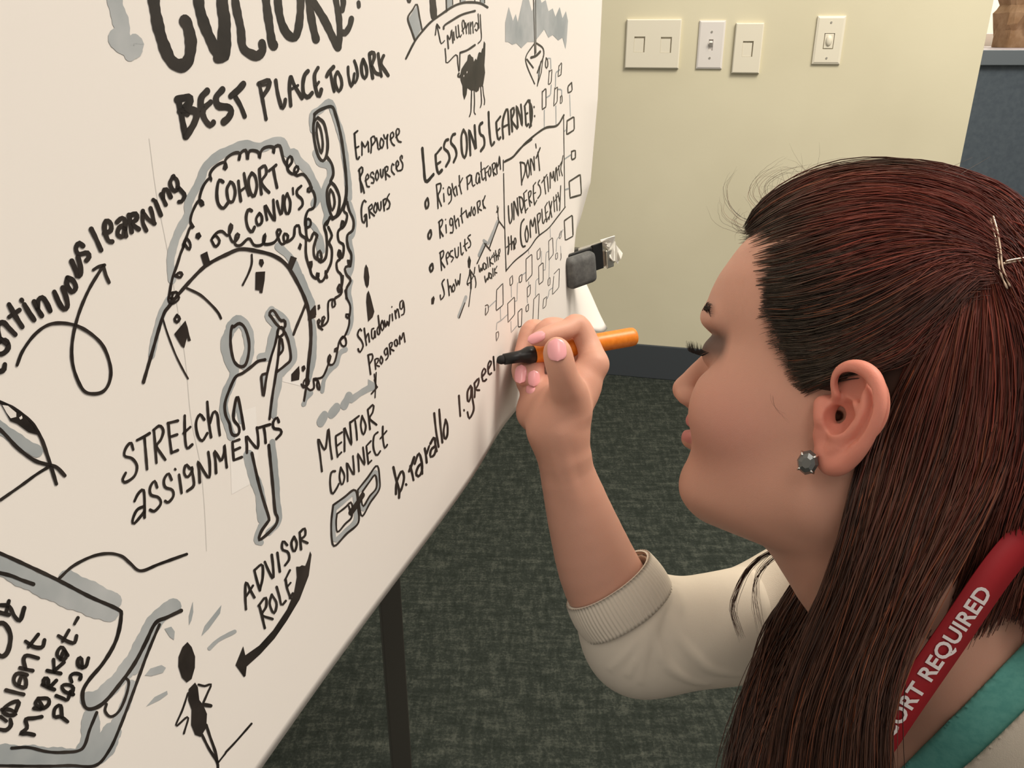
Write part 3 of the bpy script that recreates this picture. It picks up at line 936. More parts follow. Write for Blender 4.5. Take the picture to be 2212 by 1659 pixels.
16 850,520 865,480 880,560
16 905,410 885,430 890,490 910,470 912,410 925,480 920,530 900,540
20 600,900 610,980 622,1070
18 598,900 635,890 640,930 612,980
17 660,940 668,1025
16 660,940 690,925 688,960 668,985 700,1000
17 715,910 705,950 720,980 732,940 715,910
16 765,835 745,860 755,900 772,880 770,830 780,910 760,940
17 790,800 800,890
16 790,800 815,780 812,820 798,840 830,860
16 850,760 835,780 845,820 862,810 855,750 868,800
16 885,800 880,720 900,760 915,690 930,780
@T8 K drawing|narrow downward arrow under Program
=16 655,1070 668,1180
=14 672,1055 662,1280
=18 630,1245 682,1185
=14 655,1120 680,1190
@T8 G wash|grey caterpillar arrow above Mentor Connect
90 175,1500 210,1440
85 270,1430 320,1370
85 385,1350 430,1270
60 450,1300 540,1235 640,1180
F 600,1115 660,1150 680,1190 650,1230 620,1200 600,1180
@TB K lettering|black lettering reading Mentor Connect
21 165,1060 150,930 135,800 190,890 215,720 230,850 245,960
20 275,790 280,870 290,945
=18 275,780 325,750
=17 282,860 320,830
=18 290,940 320,910
20 345,900 345,800 342,710 370,780 400,850 395,760 388,670
19 430,660 440,740 445,810
=19 395,670 460,620
19 485,620 475,700 495,770 515,700 485,620
19 530,570 540,650 548,725
19 530,570 575,530 570,590 545,640 600,690
21 270,1060 240,1070 230,1150 245,1240 280,1200 300,1160
19 315,1030 305,1110 325,1170 345,1100 315,1030
19 370,1140 368,1060 362,990 390,1040 420,1090 418,1010 412,940
19 460,1060 455,970 450,920 480,970 505,1010 500,940 492,870
19 520,870 528,940 535,1000
=17 518,860 555,820
=16 525,930 550,905
=17 535,1000 560,975
19 610,750 580,780 575,870 600,935 630,900
19 650,705 650,790 665,875 685,850
=16 630,800 680,740
@TB K drawing|two linked chain links drawn in black
20 255,1330 340,1270 430,1210 450,1340 455,1470 360,1560 270,1655 245,1610 240,1470 255,1330
18 285,1400 350,1350 400,1310 405,1420 350,1480 290,1545 278,1470 285,1400
18 450,1210 530,1110 605,1015 625,1130 620,1210 550,1310 485,1420 460,1310 450,1210
18 490,1220 540,1150 590,1090 600,1190 545,1260 495,1340 480,1280 490,1220
50 395,1390 440,1330 490,1250
=20 380,1340 400,1410
@TB G wash|grey shading in the chain links
40 265,1360 350,1290 420,1240 432,1340 430,1460 350,1540 270,1610 260,1500 265,1370
28 465,1220 530,1140 595,1060 610,1130 605,1210 545,1290 490,1370 470,1290
@TB K lettering|black handwritten name b.tarallo
26 735,1030 755,1120 780,1210 780,1270
24 755,1240 760,1150 800,1060 820,1110 800,1200 780,1230
=24 835,1165 838,1168
26 860,1060 880,1010 900,950
24 870,1020 885,1080 895,1130
24 905,1000 935,920 955,960 965,1040 940,1100 915,1080 935,1020 960,1000
24 960,1000 965,1080
24 985,880 995,940 1000,990
22 1000,920 1020,860
24 1030,840 1060,790 1070,850 1080,900
24 1070,860 1035,890 1030,945 1060,930 1075,880
22 1060,600 1075,740 1095,865
22 1100,570 1110,700 1125,830
22 1150,660 1135,740 1145,805 1165,770 1165,690 1150,650
@TB K lettering|unfinished handwritten name l.gree at the pen tip
20 1257,460 1262,540 1268,620
=18 1297,572 1299,578
20 1350,380 1325,430 1330,510 1350,470 1360,380 1365,480 1375,570 1340,640 1325,590
19 1380,360 1385,410 1382,470
19 1380,360 1415,320 1410,370 1390,410 1420,415
18 1440,310 1470,270 1460,240 1440,280 1450,345 1475,330
18 1490,250 1515,200 1505,180 1488,220 1495,290 1515,280
18 1532,150 1540,255
@TD G wash|grey shading of the large tablet drawing
150 -200,60 0,200 250,330 500,440 780,540
120 480,300 650,380 810,460
110 1240,500 1150,560 1060,680 980,840 860,1010 720,1140 630,1170
60 1090,700 1010,850 960,960
130 650,1290 640,1450 600,1560
150 800,1400 700,1560 500,1590 200,1570 -100,1560
70 940,1060 900,1200 830,1330
@TD K drawing|black outline of the large tablet drawing
30 -200,40 0,120 200,210 420,315 640,430 840,520 865,570 830,740 740,900 640,1020 590,1110 600,1210 650,1235 740,1190 860,1050 960,910 1040,760 1110,620 1190,580 1295,530
30 -100,240 60,275 150,310 235,340
24 420,300 520,210 660,140 780,120 870,140 930,190 1005,245 1140,195 1335,125
24 1140,630 1060,820 990,1010 920,1200 850,1380 780,1530 680,1640 500,1640 300,1645 -50,1640
24 690,1260 640,1380 585,1520 450,1545 330,1540 200,1510 80,1515
22 890,1010 920,1040 900,1140 850,1250 790,1290 750,1250 760,1200
@TD K lettering|black lettering cut by the left edge above talent
34 0,490 60,500 100,570 140,600 170,510
34 -20,540 60,560
30 60,460 40,540
38 -60,640 20,620 70,700 60,800 30,850 -10,850 -60,780
@TD K lettering|black sideways lettering reading talent
32 -10,1380 40,1385 75,1350 70,1310
=28 0,1290 40,1320
32 10,1240 70,1240 110,1270 60,1280 15,1250 60,1200 130,1180 110,1250
32 40,1100 100,1115 165,1130
32 130,1060 150,1000 180,1020 175,1080 110,1060 95,1020 120,980 190,990
32 140,940 180,950 230,960
32 180,950 165,880 190,850 270,870
32 180,750 240,790 300,790 315,740
=28 200,790 270,700
@TD K lettering|black sideways lettering reading Market
32 240,1420 190,1410 140,1410 190,1370 180,1310 240,1300 295,1290
32 240,1230 300,1230 270,1170 250,1200 300,1230 345,1200 340,1160 270,1160
32 300,1060 340,1080 385,1095
32 310,1060 310,1020 340,1020 345,1080 400,1030
32 335,960 380,970 430,980
=28 385,970 380,880
=28 385,960 455,900
30 430,880 450,820 470,830 460,880 410,860 410,820 440,790 480,850
30 415,710 480,750 530,760 545,710
=26 445,750 490,670
=26 530,625 555,580
@TD K lettering|black sideways lettering reading place
30 480,1325 430,1290 385,1290 390,1230 430,1210 440,1290
30 400,1140 450,1160 480,1170 500,1110
30 520,1130 460,1110 440,1070 480,1060 520,1080 510,1130
30 570,1020 575,990 530,980 500,1000 510,1040
30 585,940 580,870 555,880 560,930 610,930 630,870
@TE K lettering|black lettering reading Advisor Role
20 765,520 760,430 765,325 800,390 825,435
=17 765,430 815,350
20 825,240 845,320 865,385
20 825,240 880,200 885,290 865,380
20 900,180 930,250 960,300 960,220 950,130
20 990,115 1000,190 1008,250
20 1060,60 1030,30 1025,90 1065,110 1075,160 1045,205
19 1110,0 1090,50 1110,110 1130,50 1110,0
19 1150,-30 1160,90
19 1150,-30 1185,-60 1190,-10 1160,20 1205,45
20 860,490 880,570 900,655
20 855,495 905,435 910,500 880,560 955,590
19 950,415 935,480 965,550 985,480 950,415
19 985,360 1005,430 1020,490 1050,460
19 1050,310 1060,370 1085,440
=17 1045,310 1080,240
=16 1060,360 1085,330
=17 1080,440 1100,405
@TE K drawing|thick curved arrow under Advisor Role
F 1225,105 1235,130 1215,280 1150,450 1060,600 970,730 870,840 770,930 762,1000 750,1005 690,920 745,785 760,850 860,780 960,670 1060,520 1110,400 1130,290 1125,215 1150,215 1165,205 1190,210 1210,160
@TE K drawing|black stick figure with hand on hip
F 345,755 375,790 400,860 398,940 375,1020 340,1045 305,1010 280,930 282,860 310,790
F 400,1045 420,1080 430,1170 460,1210 485,1270 480,1370 440,1435 400,1420 372,1350 375,1240 350,1170 355,1090
17 425,1060 470,1070 515,1058 490,1120 455,1200
32 470,1205 512,1212
15 350,1120 310,1240 262,1358 350,1290 320,1410
22 450,1420 500,1520 560,1620 560,1700
22 480,1350 510,1440 545,1540 560,1620
14 565,1620 620,1550
16 620,1545 700,1460 805,1340
@TE G wash|grey light rays around the black figure
F 385,465 388,540 375,600 358,635 357,570
F 590,490 580,550 500,660 447,712 470,640
28 505,800 570,740 685,680
F 182,660 230,645 255,680 250,740 220,720
F 40,995 80,945 160,920 192,940 170,975 90,998
F 50,1218 110,1150 200,1105 205,1130 150,1170
@T2 K lettering|black lettering inside the cloud reading Cohort
30 435,805 405,795 390,880 400,960 435,995 470,955
28 485,810 462,860 475,940 505,945 522,880 508,820 485,805
28 545,800 552,870 562,940
28 585,745 600,830 620,900
=22 555,875 605,835
28 640,742 618,790 628,870 655,910 677,840 665,765 640,742
28 695,715 700,800 710,890
26 695,712 735,690 745,745 710,800 735,850 765,880
=26 765,725 815,685
28 795,710 808,780 822,845
@T2 K lettering|black lettering inside the cloud reading Convo's
28 640,1012 615,1005 600,1060 612,1130 640,1165 660,1130
26 695,1030 672,1070 685,1115 712,1095 712,1050 695,1030
26 750,1075 740,1020 735,970 770,1030 805,1085 800,1010 795,935
26 822,945 835,1000 852,1040 862,980 865,905
26 895,890 875,940 885,1025 908,1025 917,950 895,890
20 935,850 938,893
25 995,835 965,865 968,900 1000,930 1005,970 980,1000
'''
TILES = {'T1': (0, 0, .3014, .85), 'T2': (350, 150, .3014, .8), 'T3': (850, 0, .3014, .62), 'T4': (0, 350, .3014, .95), 'T5': (480, 0, .1808, .8),
         'T6': (350, 550, .2411, .85), 'T7': (650, 250, .2411, .75), 'T8': (650, 550, .2411, .8), 'T9': (900, 300, .2411, .65), 'TA': (230, 800, .27125, .9),
         'TB': (650, 730, .27125, .8), 'TC': (0, 650, .3015, 1), 'TD': (0, 1159, .3014, 1), 'TE': (300, 1159, .3014, 1), 'TF': (860, 0, .15674, .8), 'TG': (1000, 480, .15672, .6)}
def ribbon(pts, w, kx, V, F):
    seg = np.hypot(*np.diff(pts, axis=0).T); L = np.concatenate([[0], np.cumsum(seg)]); n = max(3, int(L[-1]/5)+2)
    q = np.linspace(0, L[-1], n); X = np.stack([np.interp(q, L, pts[:, 0]), np.interp(q, L, pts[:, 1])], 1)
    T = np.gradient(X, axis=0); T /= np.maximum(np.hypot(T[:, 0], T[:, 1]), 1e-6)[:, None]
    N = np.stack([-T[:, 1], T[:, 0]], 1); ph = random.uniform(0, 6)
    ww = w*.5*(1+.07*np.sin(q*.11+ph)+.04*np.sin(q*.31+ph*2))
    den = np.sqrt((kx*N[:, 0])**2+N[:, 1]**2); off = np.stack([kx*kx*N[:, 0], N[:, 1]], 1)/den[:, None]*ww[:, None]
    A = X+off; B = X-off; b0 = len(V); out = []
    # round caps
    th = np.linspace(math.pi/2, 3*math.pi/2, 7)[1:-1]
    cap0 = [X[0]+np.array([kx, 1])*ww[0]*(N[0]*math.sin(t)+T[0]*math.cos(t)) for t in th]
    cap1 = [X[-1]+np.array([kx, 1])*ww[-1]*(N[-1]*math.sin(t)-T[-1]*math.cos(t)) for t in th]
    for i in range(n): V.append(A[i]); V.append(B[i])
    for i in range(n-1): F.append((b0+2*i, b0+2*i+2, b0+2*i+3, b0+2*i+1))
    i0 = len(V); V.extend(cap0); F.append(tuple([b0]+[i0+k for k in range(5)]+[b0+1]))
    i0 = len(V); V.extend(cap1); F.append(tuple([b0+2*n-2]+[i0+k for k in range(5)]+[b0+2*n-1]))
def fill(pts, V, F):
    pts = [np.array(p) for p in pts]; lo = np.min(pts, 0); hi = np.max(pts, 0)
    dense = []
    for p, q in zip(pts, pts[1:]+pts[:1]):
        m = max(1, int(np.hypot(*(q-p))/9))
        for i in range(m): dense.append(p+(q-p)*i/m)
    n = len(dense); st = 11.0
    grid = [np.array([x, y]) for x in np.arange(lo[0]+st/2, hi[0], st) for y in np.arange(lo[1]+st/2, hi[1], st)]
    vv = [Vector((float(p[0]), float(p[1]))) for p in dense+grid]
    r = delaunay_2d_cdt(vv, [(i, (i+1) % n) for i in range(n)], [], 0, 1e-3)
    # keep triangles whose centre is inside
    poly = np.array(dense); x1, y1 = poly.T; x2, y2 = np.roll(poly, -1, 0).T
    b0 = len(V); V.extend([np.array(v[:]) for v in r[0]])
    for t in r[2]:
        cx = sum(r[0][i][0] for i in t)/3; cyy = sum(r[0][i][1] for i in t)/3
        cr = ((y1 > cyy) != (y2 > cyy)); xs = x1+(cyy-y1)*(x2-x1)/np.where(y2 == y1, 1e-9, y2-y1)
        if np.count_nonzero(cr & (cx < xs)) % 2: F.append(tuple(b0+i for i in t))
def ink_mesh(V, F, off):
    s, h = px2sheet(np.array(V)); Wd = sheet_np(s, h, off)
    me = bpy.data.meshes.new('ink'); me.from_pydata([tuple(v) for v in Wd], [], F)
    bm = bmesh.new(); bm.from_mesh(me)
    for f in bm.faces:
        f.normal_update()
        if f.normal.dot(nS) < 0: f.normal_flip()
    bm.to_mesh(me); bm.free(); return me
grp = None; layer = {'G': 0, 'K': 0, 'W': 0}
def flush():
    global grp
    if grp and grp['F']:
        base = {'G': .00012, 'K': .00022, 'W': .00032}[grp['c']]; layer[grp['c']] += 1
        off = base+(layer[grp['c']] % 9)*.000004
        part(grp['n'], ink_mesh(grp['V'], grp['F'], off), {'G': m_wash, 'K': m_ink, 'W': m_wh}[grp['c']], sheet, smooth=False, label=grp['l'])
    grp = None
for ln in INK.strip().splitlines():
    ln = ln.strip()
    if not ln: continue
    if ln[0] == '@':
        flush(); hd, lab = ln[1:].split('|'); tl, cc, nm = hd.split(); grp = {'t': TILES[tl], 'c': cc, 'n': nm, 'l': lab, 'V': [], 'F': []}; continue
    ox, oy, sc, kx = grp['t']; tk = ln.split(); straight = tk[0][0] == '='; isf = tk[0] == 'F'
    pts = np.array([[float(v) for v in p.split(',')] for p in tk[1:]])*sc+np.array([ox, oy])
    if grp['c'] == 'G' and grp['F']: g0 = dict(grp); flush(); grp = dict(g0, V=[], F=[])   # each wash stroke is a piece of its own
    if isf: fill(list(pts), grp['V'], grp['F']); continue
    w = float(tk[0].lstrip('='))*sc*((1.12 if 'brush' in grp['l'] or 'bold' in grp['l'] else .9) if grp['c'] == 'K' else 1)
    if not straight: pts = catmull(pts, 6)
    ribbon(pts, w, kx, grp['V'], grp['F'])
flush()
# real thin correction patches; the fold line is crease shade painted as a ribbon
m_patch = mat('correction_paper', (.83, .79, .755), .6, .15)
for poly in ([(500, 895), (552, 878), (558, 985), (540, 1046), (500, 1068), (497, 985)], [(618, 800), (648, 806), (650, 834), (610, 824)]):
    V, F = [], []; fill(poly, V, F); part('correction_patch', ink_mesh(V, F, .00007), m_patch, sheet, smooth=False, label='small white correction patch')
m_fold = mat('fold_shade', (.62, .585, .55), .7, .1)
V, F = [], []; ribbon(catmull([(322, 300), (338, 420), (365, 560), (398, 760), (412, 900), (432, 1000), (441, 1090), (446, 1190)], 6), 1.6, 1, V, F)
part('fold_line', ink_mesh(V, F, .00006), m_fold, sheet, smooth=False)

# ---------------- implicit surfaces ----------------
class Grid:
    def __init__(s, lo, hi, h):
        s.lo = np.array(lo, float); s.h = h; s.n = np.ceil((np.array(hi)-s.lo)/h).astype(int)+1
        s.F = np.full(tuple(s.n), .05, np.float32)
    def sub(s, lo, hi):
        a = np.clip(np.floor((np.array(lo)-s.lo)/s.h).astype(int), 0, s.n); b = np.clip(np.ceil((np.array(hi)-s.lo)/s.h).astype(int)+1, 0, s.n)
        if np.any(b <= a): return None
        sl = tuple(slice(i, j) for i, j in zip(a, b))
        X = np.meshgrid(*[s.lo[k]+s.h*np.arange(a[k], b[k]) for k in range(3)], indexing='ij', sparse=True); return sl, X
    def comb(s, sl, D, k, op):
        A = s.F[sl]
        if op == 'u':
            h = np.clip(.5+.5*(D-A)/k, 0, 1) if k > 0 else (D > A)
            s.F[sl] = D*(1-h)+A*h-k*h*(1-h)
        elif op == 's':       # subtract
            D = -D; h = np.clip(.5-.5*(D-A)/k, 0, 1); s.F[sl] = D*(1-h)+A*h+k*h*(1-h)
    def cap(s, a, b, ra, rb=None, k=.006, op='u'):
        a = np.array(a, float); b = np.array(b, float); rb = ra if rb is None else rb; m = max(ra, rb)+k+3*s.h
        r = s.sub(np.minimum(a, b)-m, np.maximum(a, b)+m)
        if r is None: return
        sl, X = r; d = b-a; L = max(d@d, 1e-12)
        t = np.clip(sum((X[i]-a[i])*d[i] for i in range(3))/L, 0, 1)
        D = np.sqrt(sum((X[i]-a[i]-t*d[i])**2 for i in range(3)))-(ra+(rb-ra)*t)
        s.comb(sl, D.astype(np.float32), k, op)
    def chain(s, pts, rs, k=.004, op='u'):
        pts = np.asarray(pts, float); rs = np.asarray(rs, float); Q = catmull(np.hstack([pts, rs[:, None]]), 4) if len(pts) > 2 else np.hstack([pts, rs[:, None]])
        pts, rs = Q[:, :3], np.maximum(Q[:, 3], .0008); m = rs.max()+k+3*s.h
        r = s.sub(pts.min(0)-m, pts.max(0)+m)
        if r is None: return
        sl, X = r; D = np.full(s.F[sl].shape, 9.0, np.float32)
        for i in range(len(pts)-1):
            a, b = pts[i], pts[i+1]; d = b-a; L = max(d@d, 1e-12)
            t = np.clip(sum((X[j]-a[j])*d[j] for j in range(3))/L, 0, 1)
            np.minimum(D, (np.sqrt(sum((X[j]-a[j]-t*d[j])**2 for j in range(3)))-(rs[i]+(rs[i+1]-rs[i])*t)).astype(np.float32), out=D)
        s.comb(sl, D, k, op)
    def rayZ(s, px, py, z0, z1):          # first surface along a sight line (camera axes grid)
        for Z in np.arange(z0, z1, .0004):
            q = (C3(px, py, Z)-s.lo)/s.h; i = np.floor(q).astype(int)
            if np.any(i < 0) or np.any(i+1 >= s.n): continue
            f = q-i; v = 0
            for a in (0, 1):
                for b in (0, 1):
                    for c in (0, 1): v += s.F[i[0]+a, i[1]+b, i[2]+c]*(f[0] if a else 1-f[0])*(f[1] if b else 1-f[1])*(f[2] if c else 1-f[2])
            if v < 0: return Z
        return z0
    def ell(s, c, r, k=.006, op='u', R=None):
        c = np.array(c, float); r = np.array(r, float); m = r.max()+k+3*s.h
        q = s.sub(c-m, c+m)
        if q is None: return
        sl, X = q; Y = [X[i]-c[i] for i in range(3)]
        if R is not None: R = np.asarray(R); Y = [sum(R[i][j]*Y[j] for j in range(3)) for i in range(3)]
        k0 = np.sqrt(sum((Y[i]/r[i])**2 for i in range(3))); k1 = np.sqrt(sum((Y[i]/r[i]**2)**2 for i in range(3)))+1e-9
        s.comb(sl, (k0*(k0-1)/k1).astype(np.float32), k, op)
    def mesh(s):
        F = s.F; ins = F < 0; n = F.shape
        c = tuple(k-1 for k in n); cnt = np.zeros(c, np.float32); pos = np.zeros(c+(3,), np.float32)
        offs = [(i, j, k) for i in (0, 1) for j in (0, 1) for k in (0, 1)]
        S = lambda A, o: A[o[0]:o[0]+c[0], o[1]:o[1]+c[1], o[2]:o[2]+c[2]]
        tot = sum(S(ins, o).astype(np.int8) for o in offs); act = (tot > 0) & (tot < 8)
        ai = np.argwhere(act); cnt = np.zeros(len(ai)); pos = np.zeros((len(ai), 3))
        for o in offs:
            for ax in range(3):
                if o[ax]: continue
                o2 = list(o); o2[ax] = 1
                f0 = F[ai[:, 0]+o[0], ai[:, 1]+o[1], ai[:, 2]+o[2]]; f1 = F[ai[:, 0]+o2[0], ai[:, 1]+o2[1], ai[:, 2]+o2[2]]
                m = (f0 < 0) != (f1 < 0); t = f0/(f0-f1+1e-20); p = np.array(o, float)[None].repeat(len(ai), 0); p[:, ax] = t
                pos[m] += p[m]; cnt[m] += 1
        V = s.lo+(ai+pos/cnt[:, None])*s.h; idx = np.full(c, -1, np.int64); idx[act] = np.arange(len(ai)); Q = []
        for ax in range(3):
            A = ins; sl0 = [slice(None)]*3; sl1 = [slice(None)]*3; sl0[ax] = slice(0, -1); sl1[ax] = slice(1, None)
            ch = A[tuple(sl0)] != A[tuple(sl1)]; e = np.argwhere(ch); u, v = (ax+1) % 3, (ax+2) % 3
            ok = (e[:, u] > 0) & (e[:, v] > 0) & (e[:, u] < c[u]) & (e[:, v] < c[v]); e = e[ok]
            if not len(e): continue
            def g(du, dv):
                q = e.copy(); q[:, u] -= du; q[:, v] -= dv; return idx[q[:, 0], q[:, 1], q[:, 2]]
            q = np.stack([g(1, 1), g(0, 1), g(0, 0), g(1, 0)], 1); fl = ~ins[e[:, 0], e[:, 1], e[:, 2]]
            q[fl] = q[fl][:, ::-1]; Q.append(q)
        return V, np.vstack(Q)
def relax(V, F, n, sel=None):
    E_ = np.vstack([F[:, [0, 1]], F[:, [1, 2]], F[:, [2, 3]], F[:, [3, 0]]]); deg = np.bincount(E_.ravel(), minlength=len(V)).astype(float)[:, None]; V = V.copy()
    for _ in range(n):
        A = np.stack([np.bincount(E_[:, 0], V[E_[:, 1], k], len(V))+np.bincount(E_[:, 1], V[E_[:, 0], k], len(V)) for k in range(3)], 1)/np.maximum(deg, 1)
        V = V+(A-V)*.6*(1 if sel is None else sel[:, None])
    return V
def join(parts_):
    V, F, b = [], [], 0
    for v, f in parts_: V.append(v); F.append(f+b); b += len(v)
    return np.vstack(V), np.vstack(F)

# ---------------- frames of the figure ----------------
HC = np.array([.2235, -.0186, .538]); AL = math.radians(10); YW = math.radians(30)
F0 = np.array([-math.cos(YW), 0, math.sin(YW)]); U0 = np.array([0, 1.0, 0])
HF = F0*math.cos(AL)+U0*math.sin(AL); HU = -F0*math.sin(AL)+U0*math.cos(AL); HL = -np.array([math.sin(YW), 0, math.cos(YW)])   # HL: her left, towards the camera
HM = np.stack([HF, HU, HL])             # rows
def head2c(L): return HC+np.asarray(L, float)@HM
def c2head(Cc): return (np.asarray(Cc, float)-HC)@HM.T
cm = .01
def inv_side(px, py, z):
    r = C3(px, py, 1.0); p0 = HC+HL*z; t = (p0@HL)/(r@HL); return (r*t-HC)@HM.T
# ---- head (local axes: forward, up, her left) ----
G = Grid((-.17, -.23, -.095), (.135, .157, .095), .0014)
yk = np.array([-12.0, -9.6, -8.6, -7.8, -6.9, -6.1, -5.0, -4.0, -3.1, -2.1, -1.4, 0, 1.8, 3.2, 4.2, 5.2, 6.2, 7.6, 9.6, 11, 12.5, 13.8, 14.6, 15.2])
pk = np.array([5.5, 7.2, 8.6, 10.1, 10.15, 10.2, 10.1, 10.12, 10.15, 10.3, 10.2, 10.0, 9.8, 9.75, 10.2, 10.7, 10.7, 10.25, 9.2, 8.1, 6.3, 4.0, 1.9, 1.2])
wk = np.array([4.0, 4.6, 5.0, 5.4, 5.8, 6.0, 6.3, 6.5, 6.7, 6.85, 6.95, 7.05, 7.15, 7.25, 7.3, 7.4, 7.45, 7.45, 7.1, 6.5, 5.3, 3.6, 1.8, .8])
bk = np.array([-5.5, -5.8, -6.0, -6.3, -6.6, -6.9, -7.2, -7.5, -7.8, -8.1, -8.4, -8.8, -9.2, -9.5, -9.7, -9.8, -9.8, -9.6, -8.6, -7.4, -5.6, -3.4, -1.4, -.8])
x = (G.lo[0]+G.h*np.arange(G.n[0]))[:, None, None]; y = (G.lo[1]+G.h*np.arange(G.n[1])); z = (G.lo[2]+G.h*np.arange(G.n[2]))[None, None, :]
def sm(k): 
    v = np.interp(y/cm, yk, k); kern = np.hanning(13); kern /= kern.sum(); return (np.convolve(np.pad(v, 6, 'edge'), kern, 'valid')*cm)[None, :, None]
Pm, Wm, Bm = sm(pk), sm(wk), sm(bk)
xc = .01; nx = np.where(x > xc, (x-xc)/np.maximum(Pm-xc, .004), (x-xc)/np.minimum(Bm-xc, -.004)); az = np.abs(z)/np.maximum(Wm, .004)
# fuller front: superellipse exponent
ex = np.where(x > xc, 2.15, 2.0)
rr = (np.abs(nx)**ex+az**ex)**(1/ex)
D = (rr-1)*np.minimum(Wm, np.where(x > xc, Pm-xc, xc-Bm))
top = (y[None, :, None]-.149); D = np.maximum(D, top*np.ones_like(D))
# under-jaw cut: plane from chin to jaw angle
jn = np.array([.20, -.98]); jd = (x-.085)*jn[0]+(y[None, :, None]+.0835)*jn[1]
kk = .020; hh_ = np.clip(.5-.5*(jd-D)/kk, 0, 1); D = jd*(1-hh_)+D*hh_+kk*hh_*(1-hh_)
G.F = D.astype(np.float32)
for s in (-1, 1):
    G.ell((.058, -.010, s*.040), (.034, .027, .023), .028)          # cheek
    G.cap((.012, -.052, s*.051), (.078, -.072, s*.020), .015, .013, .028)   # jaw
    G.ell((.096, .024, s*.031), (.0150, .0115, .0165), .010, 's')      # eye socket
    G.ell((.0845, .0245, s*.0320), (.0138, .0128, .0138), .0025)          # lid over eyeball
    G.cap((.1035, .047, s*.010), (.087, .046, s*.042), .0065, .006, .010)  # brow ridge
    G.ell((.1085, -.0095, s*.0105), (.0095, .0068, .0062), .005)        # nostril wing
    G.ell((.1115, -.0140, s*.0060), (.0042, .0030, .0024), .0015, 's')   # nostril
G.chain([(.0925, .036, 0), (.1005, .020, 0), (.1105, .005, 0), (.1150, -.0045, 0)], [.0060, .0065, .0075, .0082], .008)
G.ell((.1162, -.0055, 0), (.0080, .0080, .0088), .005)
G.cap((.110, -.013, 0), (.1045, -.019, 0), .0045, .004, .006)
for s in (-1, 1):   # lips
    G.cap((.1052, -.0262, 0), (.0960, -.0305, s*.020), .0056, .0022, .004)
    G.cap((.1050, -.0388, 0), (.0960, -.0345, s*.019), .0068, .0024, .004)
G.cap((.1130, -.0322, 0), (.099, -.0322, 0), .0012, .0012, .001, 's')
for s in (-1, 1): G.cap((.109, -.0320, 0), (.0975, -.0326, s*.021), .0013, .0010, .0015, 's')
G.ell((.0885, -.067, 0), (.0135, .0135, .018), .012)                  # chin
G.ell((.045, -.071, 0), (.040, .014, .034), .018)                     # under chin
nb = c2head(C3(2050, 1400, .565)); G.cap((-.032, -.045, 0), nb, .050, .052, .022)
G.cap((.030, -.074, 0), (-.004, -.092, 0), .022, .033, .018); G.cap((-.004, -.092, 0), (-.040, -.135, 0), .033, .036, .02)
EARHOLE = inv_side(1812, 897, .078); G.cap(EARHOLE, EARHOLE+np.array([.004, -.002, -.022]), .0034, .003, .002, 's')
hv, hf = G.mesh(); hv = relax(hv, hf, 3)
head_parts = [(hv, hf)]
# ---- ear, modelled as traced relief on its own plane ----
an_ = math.radians(25); EA = np.array([-math.cos(an_), 0, math.sin(an_)]); EB = np.array([0, 1.0, 0]); EN = np.array([math.sin(an_), 0, math.cos(an_)])
EO = inv_side(1805, 915, .0745)
def E(X, Y, d=0):
    a = (X-1120)/106*cm*.97; b = -(Y-870)/106*cm; ca, sa = math.cos(AL), math.sin(AL)
    f = -a*ca+b*sa; u = a*sa+b*ca
    return EO+EA*(-f)+EB*u+EN*d
G2 = Grid((-.055, -.045, .045), (.025, .050, .105), .0007)
G2.F[:] = .01
# back shell
G2.ell(E(1280, 765, .0005), (.0180, .0215, .0040), .004, R=np.stack([EA, EB, EN]))
G2.chain([E(1235, 900, .002), E(1190, 1000, .003), E(1130, 1070, .003)], [.009, .008, .0065], .006)
hel = [(1150, 770), (1165, 690), (1180, 620), (1220, 565), (1290, 540), (1370, 552), (1435, 600), (1468, 680), (1470, 770), (1440, 860), (1395, 940), (1340, 1010), (1270, 1070), (1190, 1115), (1120, 1120), (1075, 1080)]
hd = [.003, .007, .0095, .011, .0115, .0115, .011, .0105, .010, .0095, .0085, .0075, .006, .005, .004, .003]
hr = [.0020, .0024, .0028, .0031, .0036, .0041, .0043, .0042, .0040, .0039, .0040, .0045, .0052, .0060, .0060, .0055]
G2.chain([E(a, b, d) for (a, b), d in zip(hel, hd)], hr, .0025)
G2.chain([E(1330, 625, .005), E(1375, 700, .0075), E(1372, 790, .0085), E(1335, 870, .0085), E(1270, 925, .008), E(1205, 945, .008), E(1165, 935, .007)], [.0022, .0030, .0034, .0034, .0034, .0038, .0034], .003)
G2.chain([E(1240, 700, .004), E(1280, 745, .006), E(1330, 790, .0075)], [.0018, .0022, .0026], .003)
G2.chain([E(1060, 760, .004), E(1085, 840, .006), E(1075, 890, .005)], [.0055, .0060, .0045], .005)  # tragus
G2.cap(E(1060, 950, .001), E(1075, 1060, .001), .007, .006, .005)
G2.ell(E(1205, 830, .0080), (.0085, .0108, .0100), .002, 's', R=np.stack([EA, EB, EN]))               # concha
G2.ell(E(1272, 650, .0085), (.0085, .0085, .0062), .002, 's', R=np.stack([EA, EB, EN]))
G2.chain([E(1420, 690, .0125), E(1422, 790, .012), E(1385, 880, .0115), E(1325, 960, .011)], [.0028, .0028, .0026, .0020], .0015, 's')
G2.ell(E(1142, 815, .001), (.0030, .0052, .0140), .001, 's', R=np.stack([EA, EB, EN]))
ev, ef = G2.mesh(); head_parts.append((ev, ef))
ev2 = ev.copy(); ev2[:, 2] *= -1; head_parts.append((ev2, ef[:, ::-1]))
HV, HFc = join(head_parts); HVc = head2c(HV)
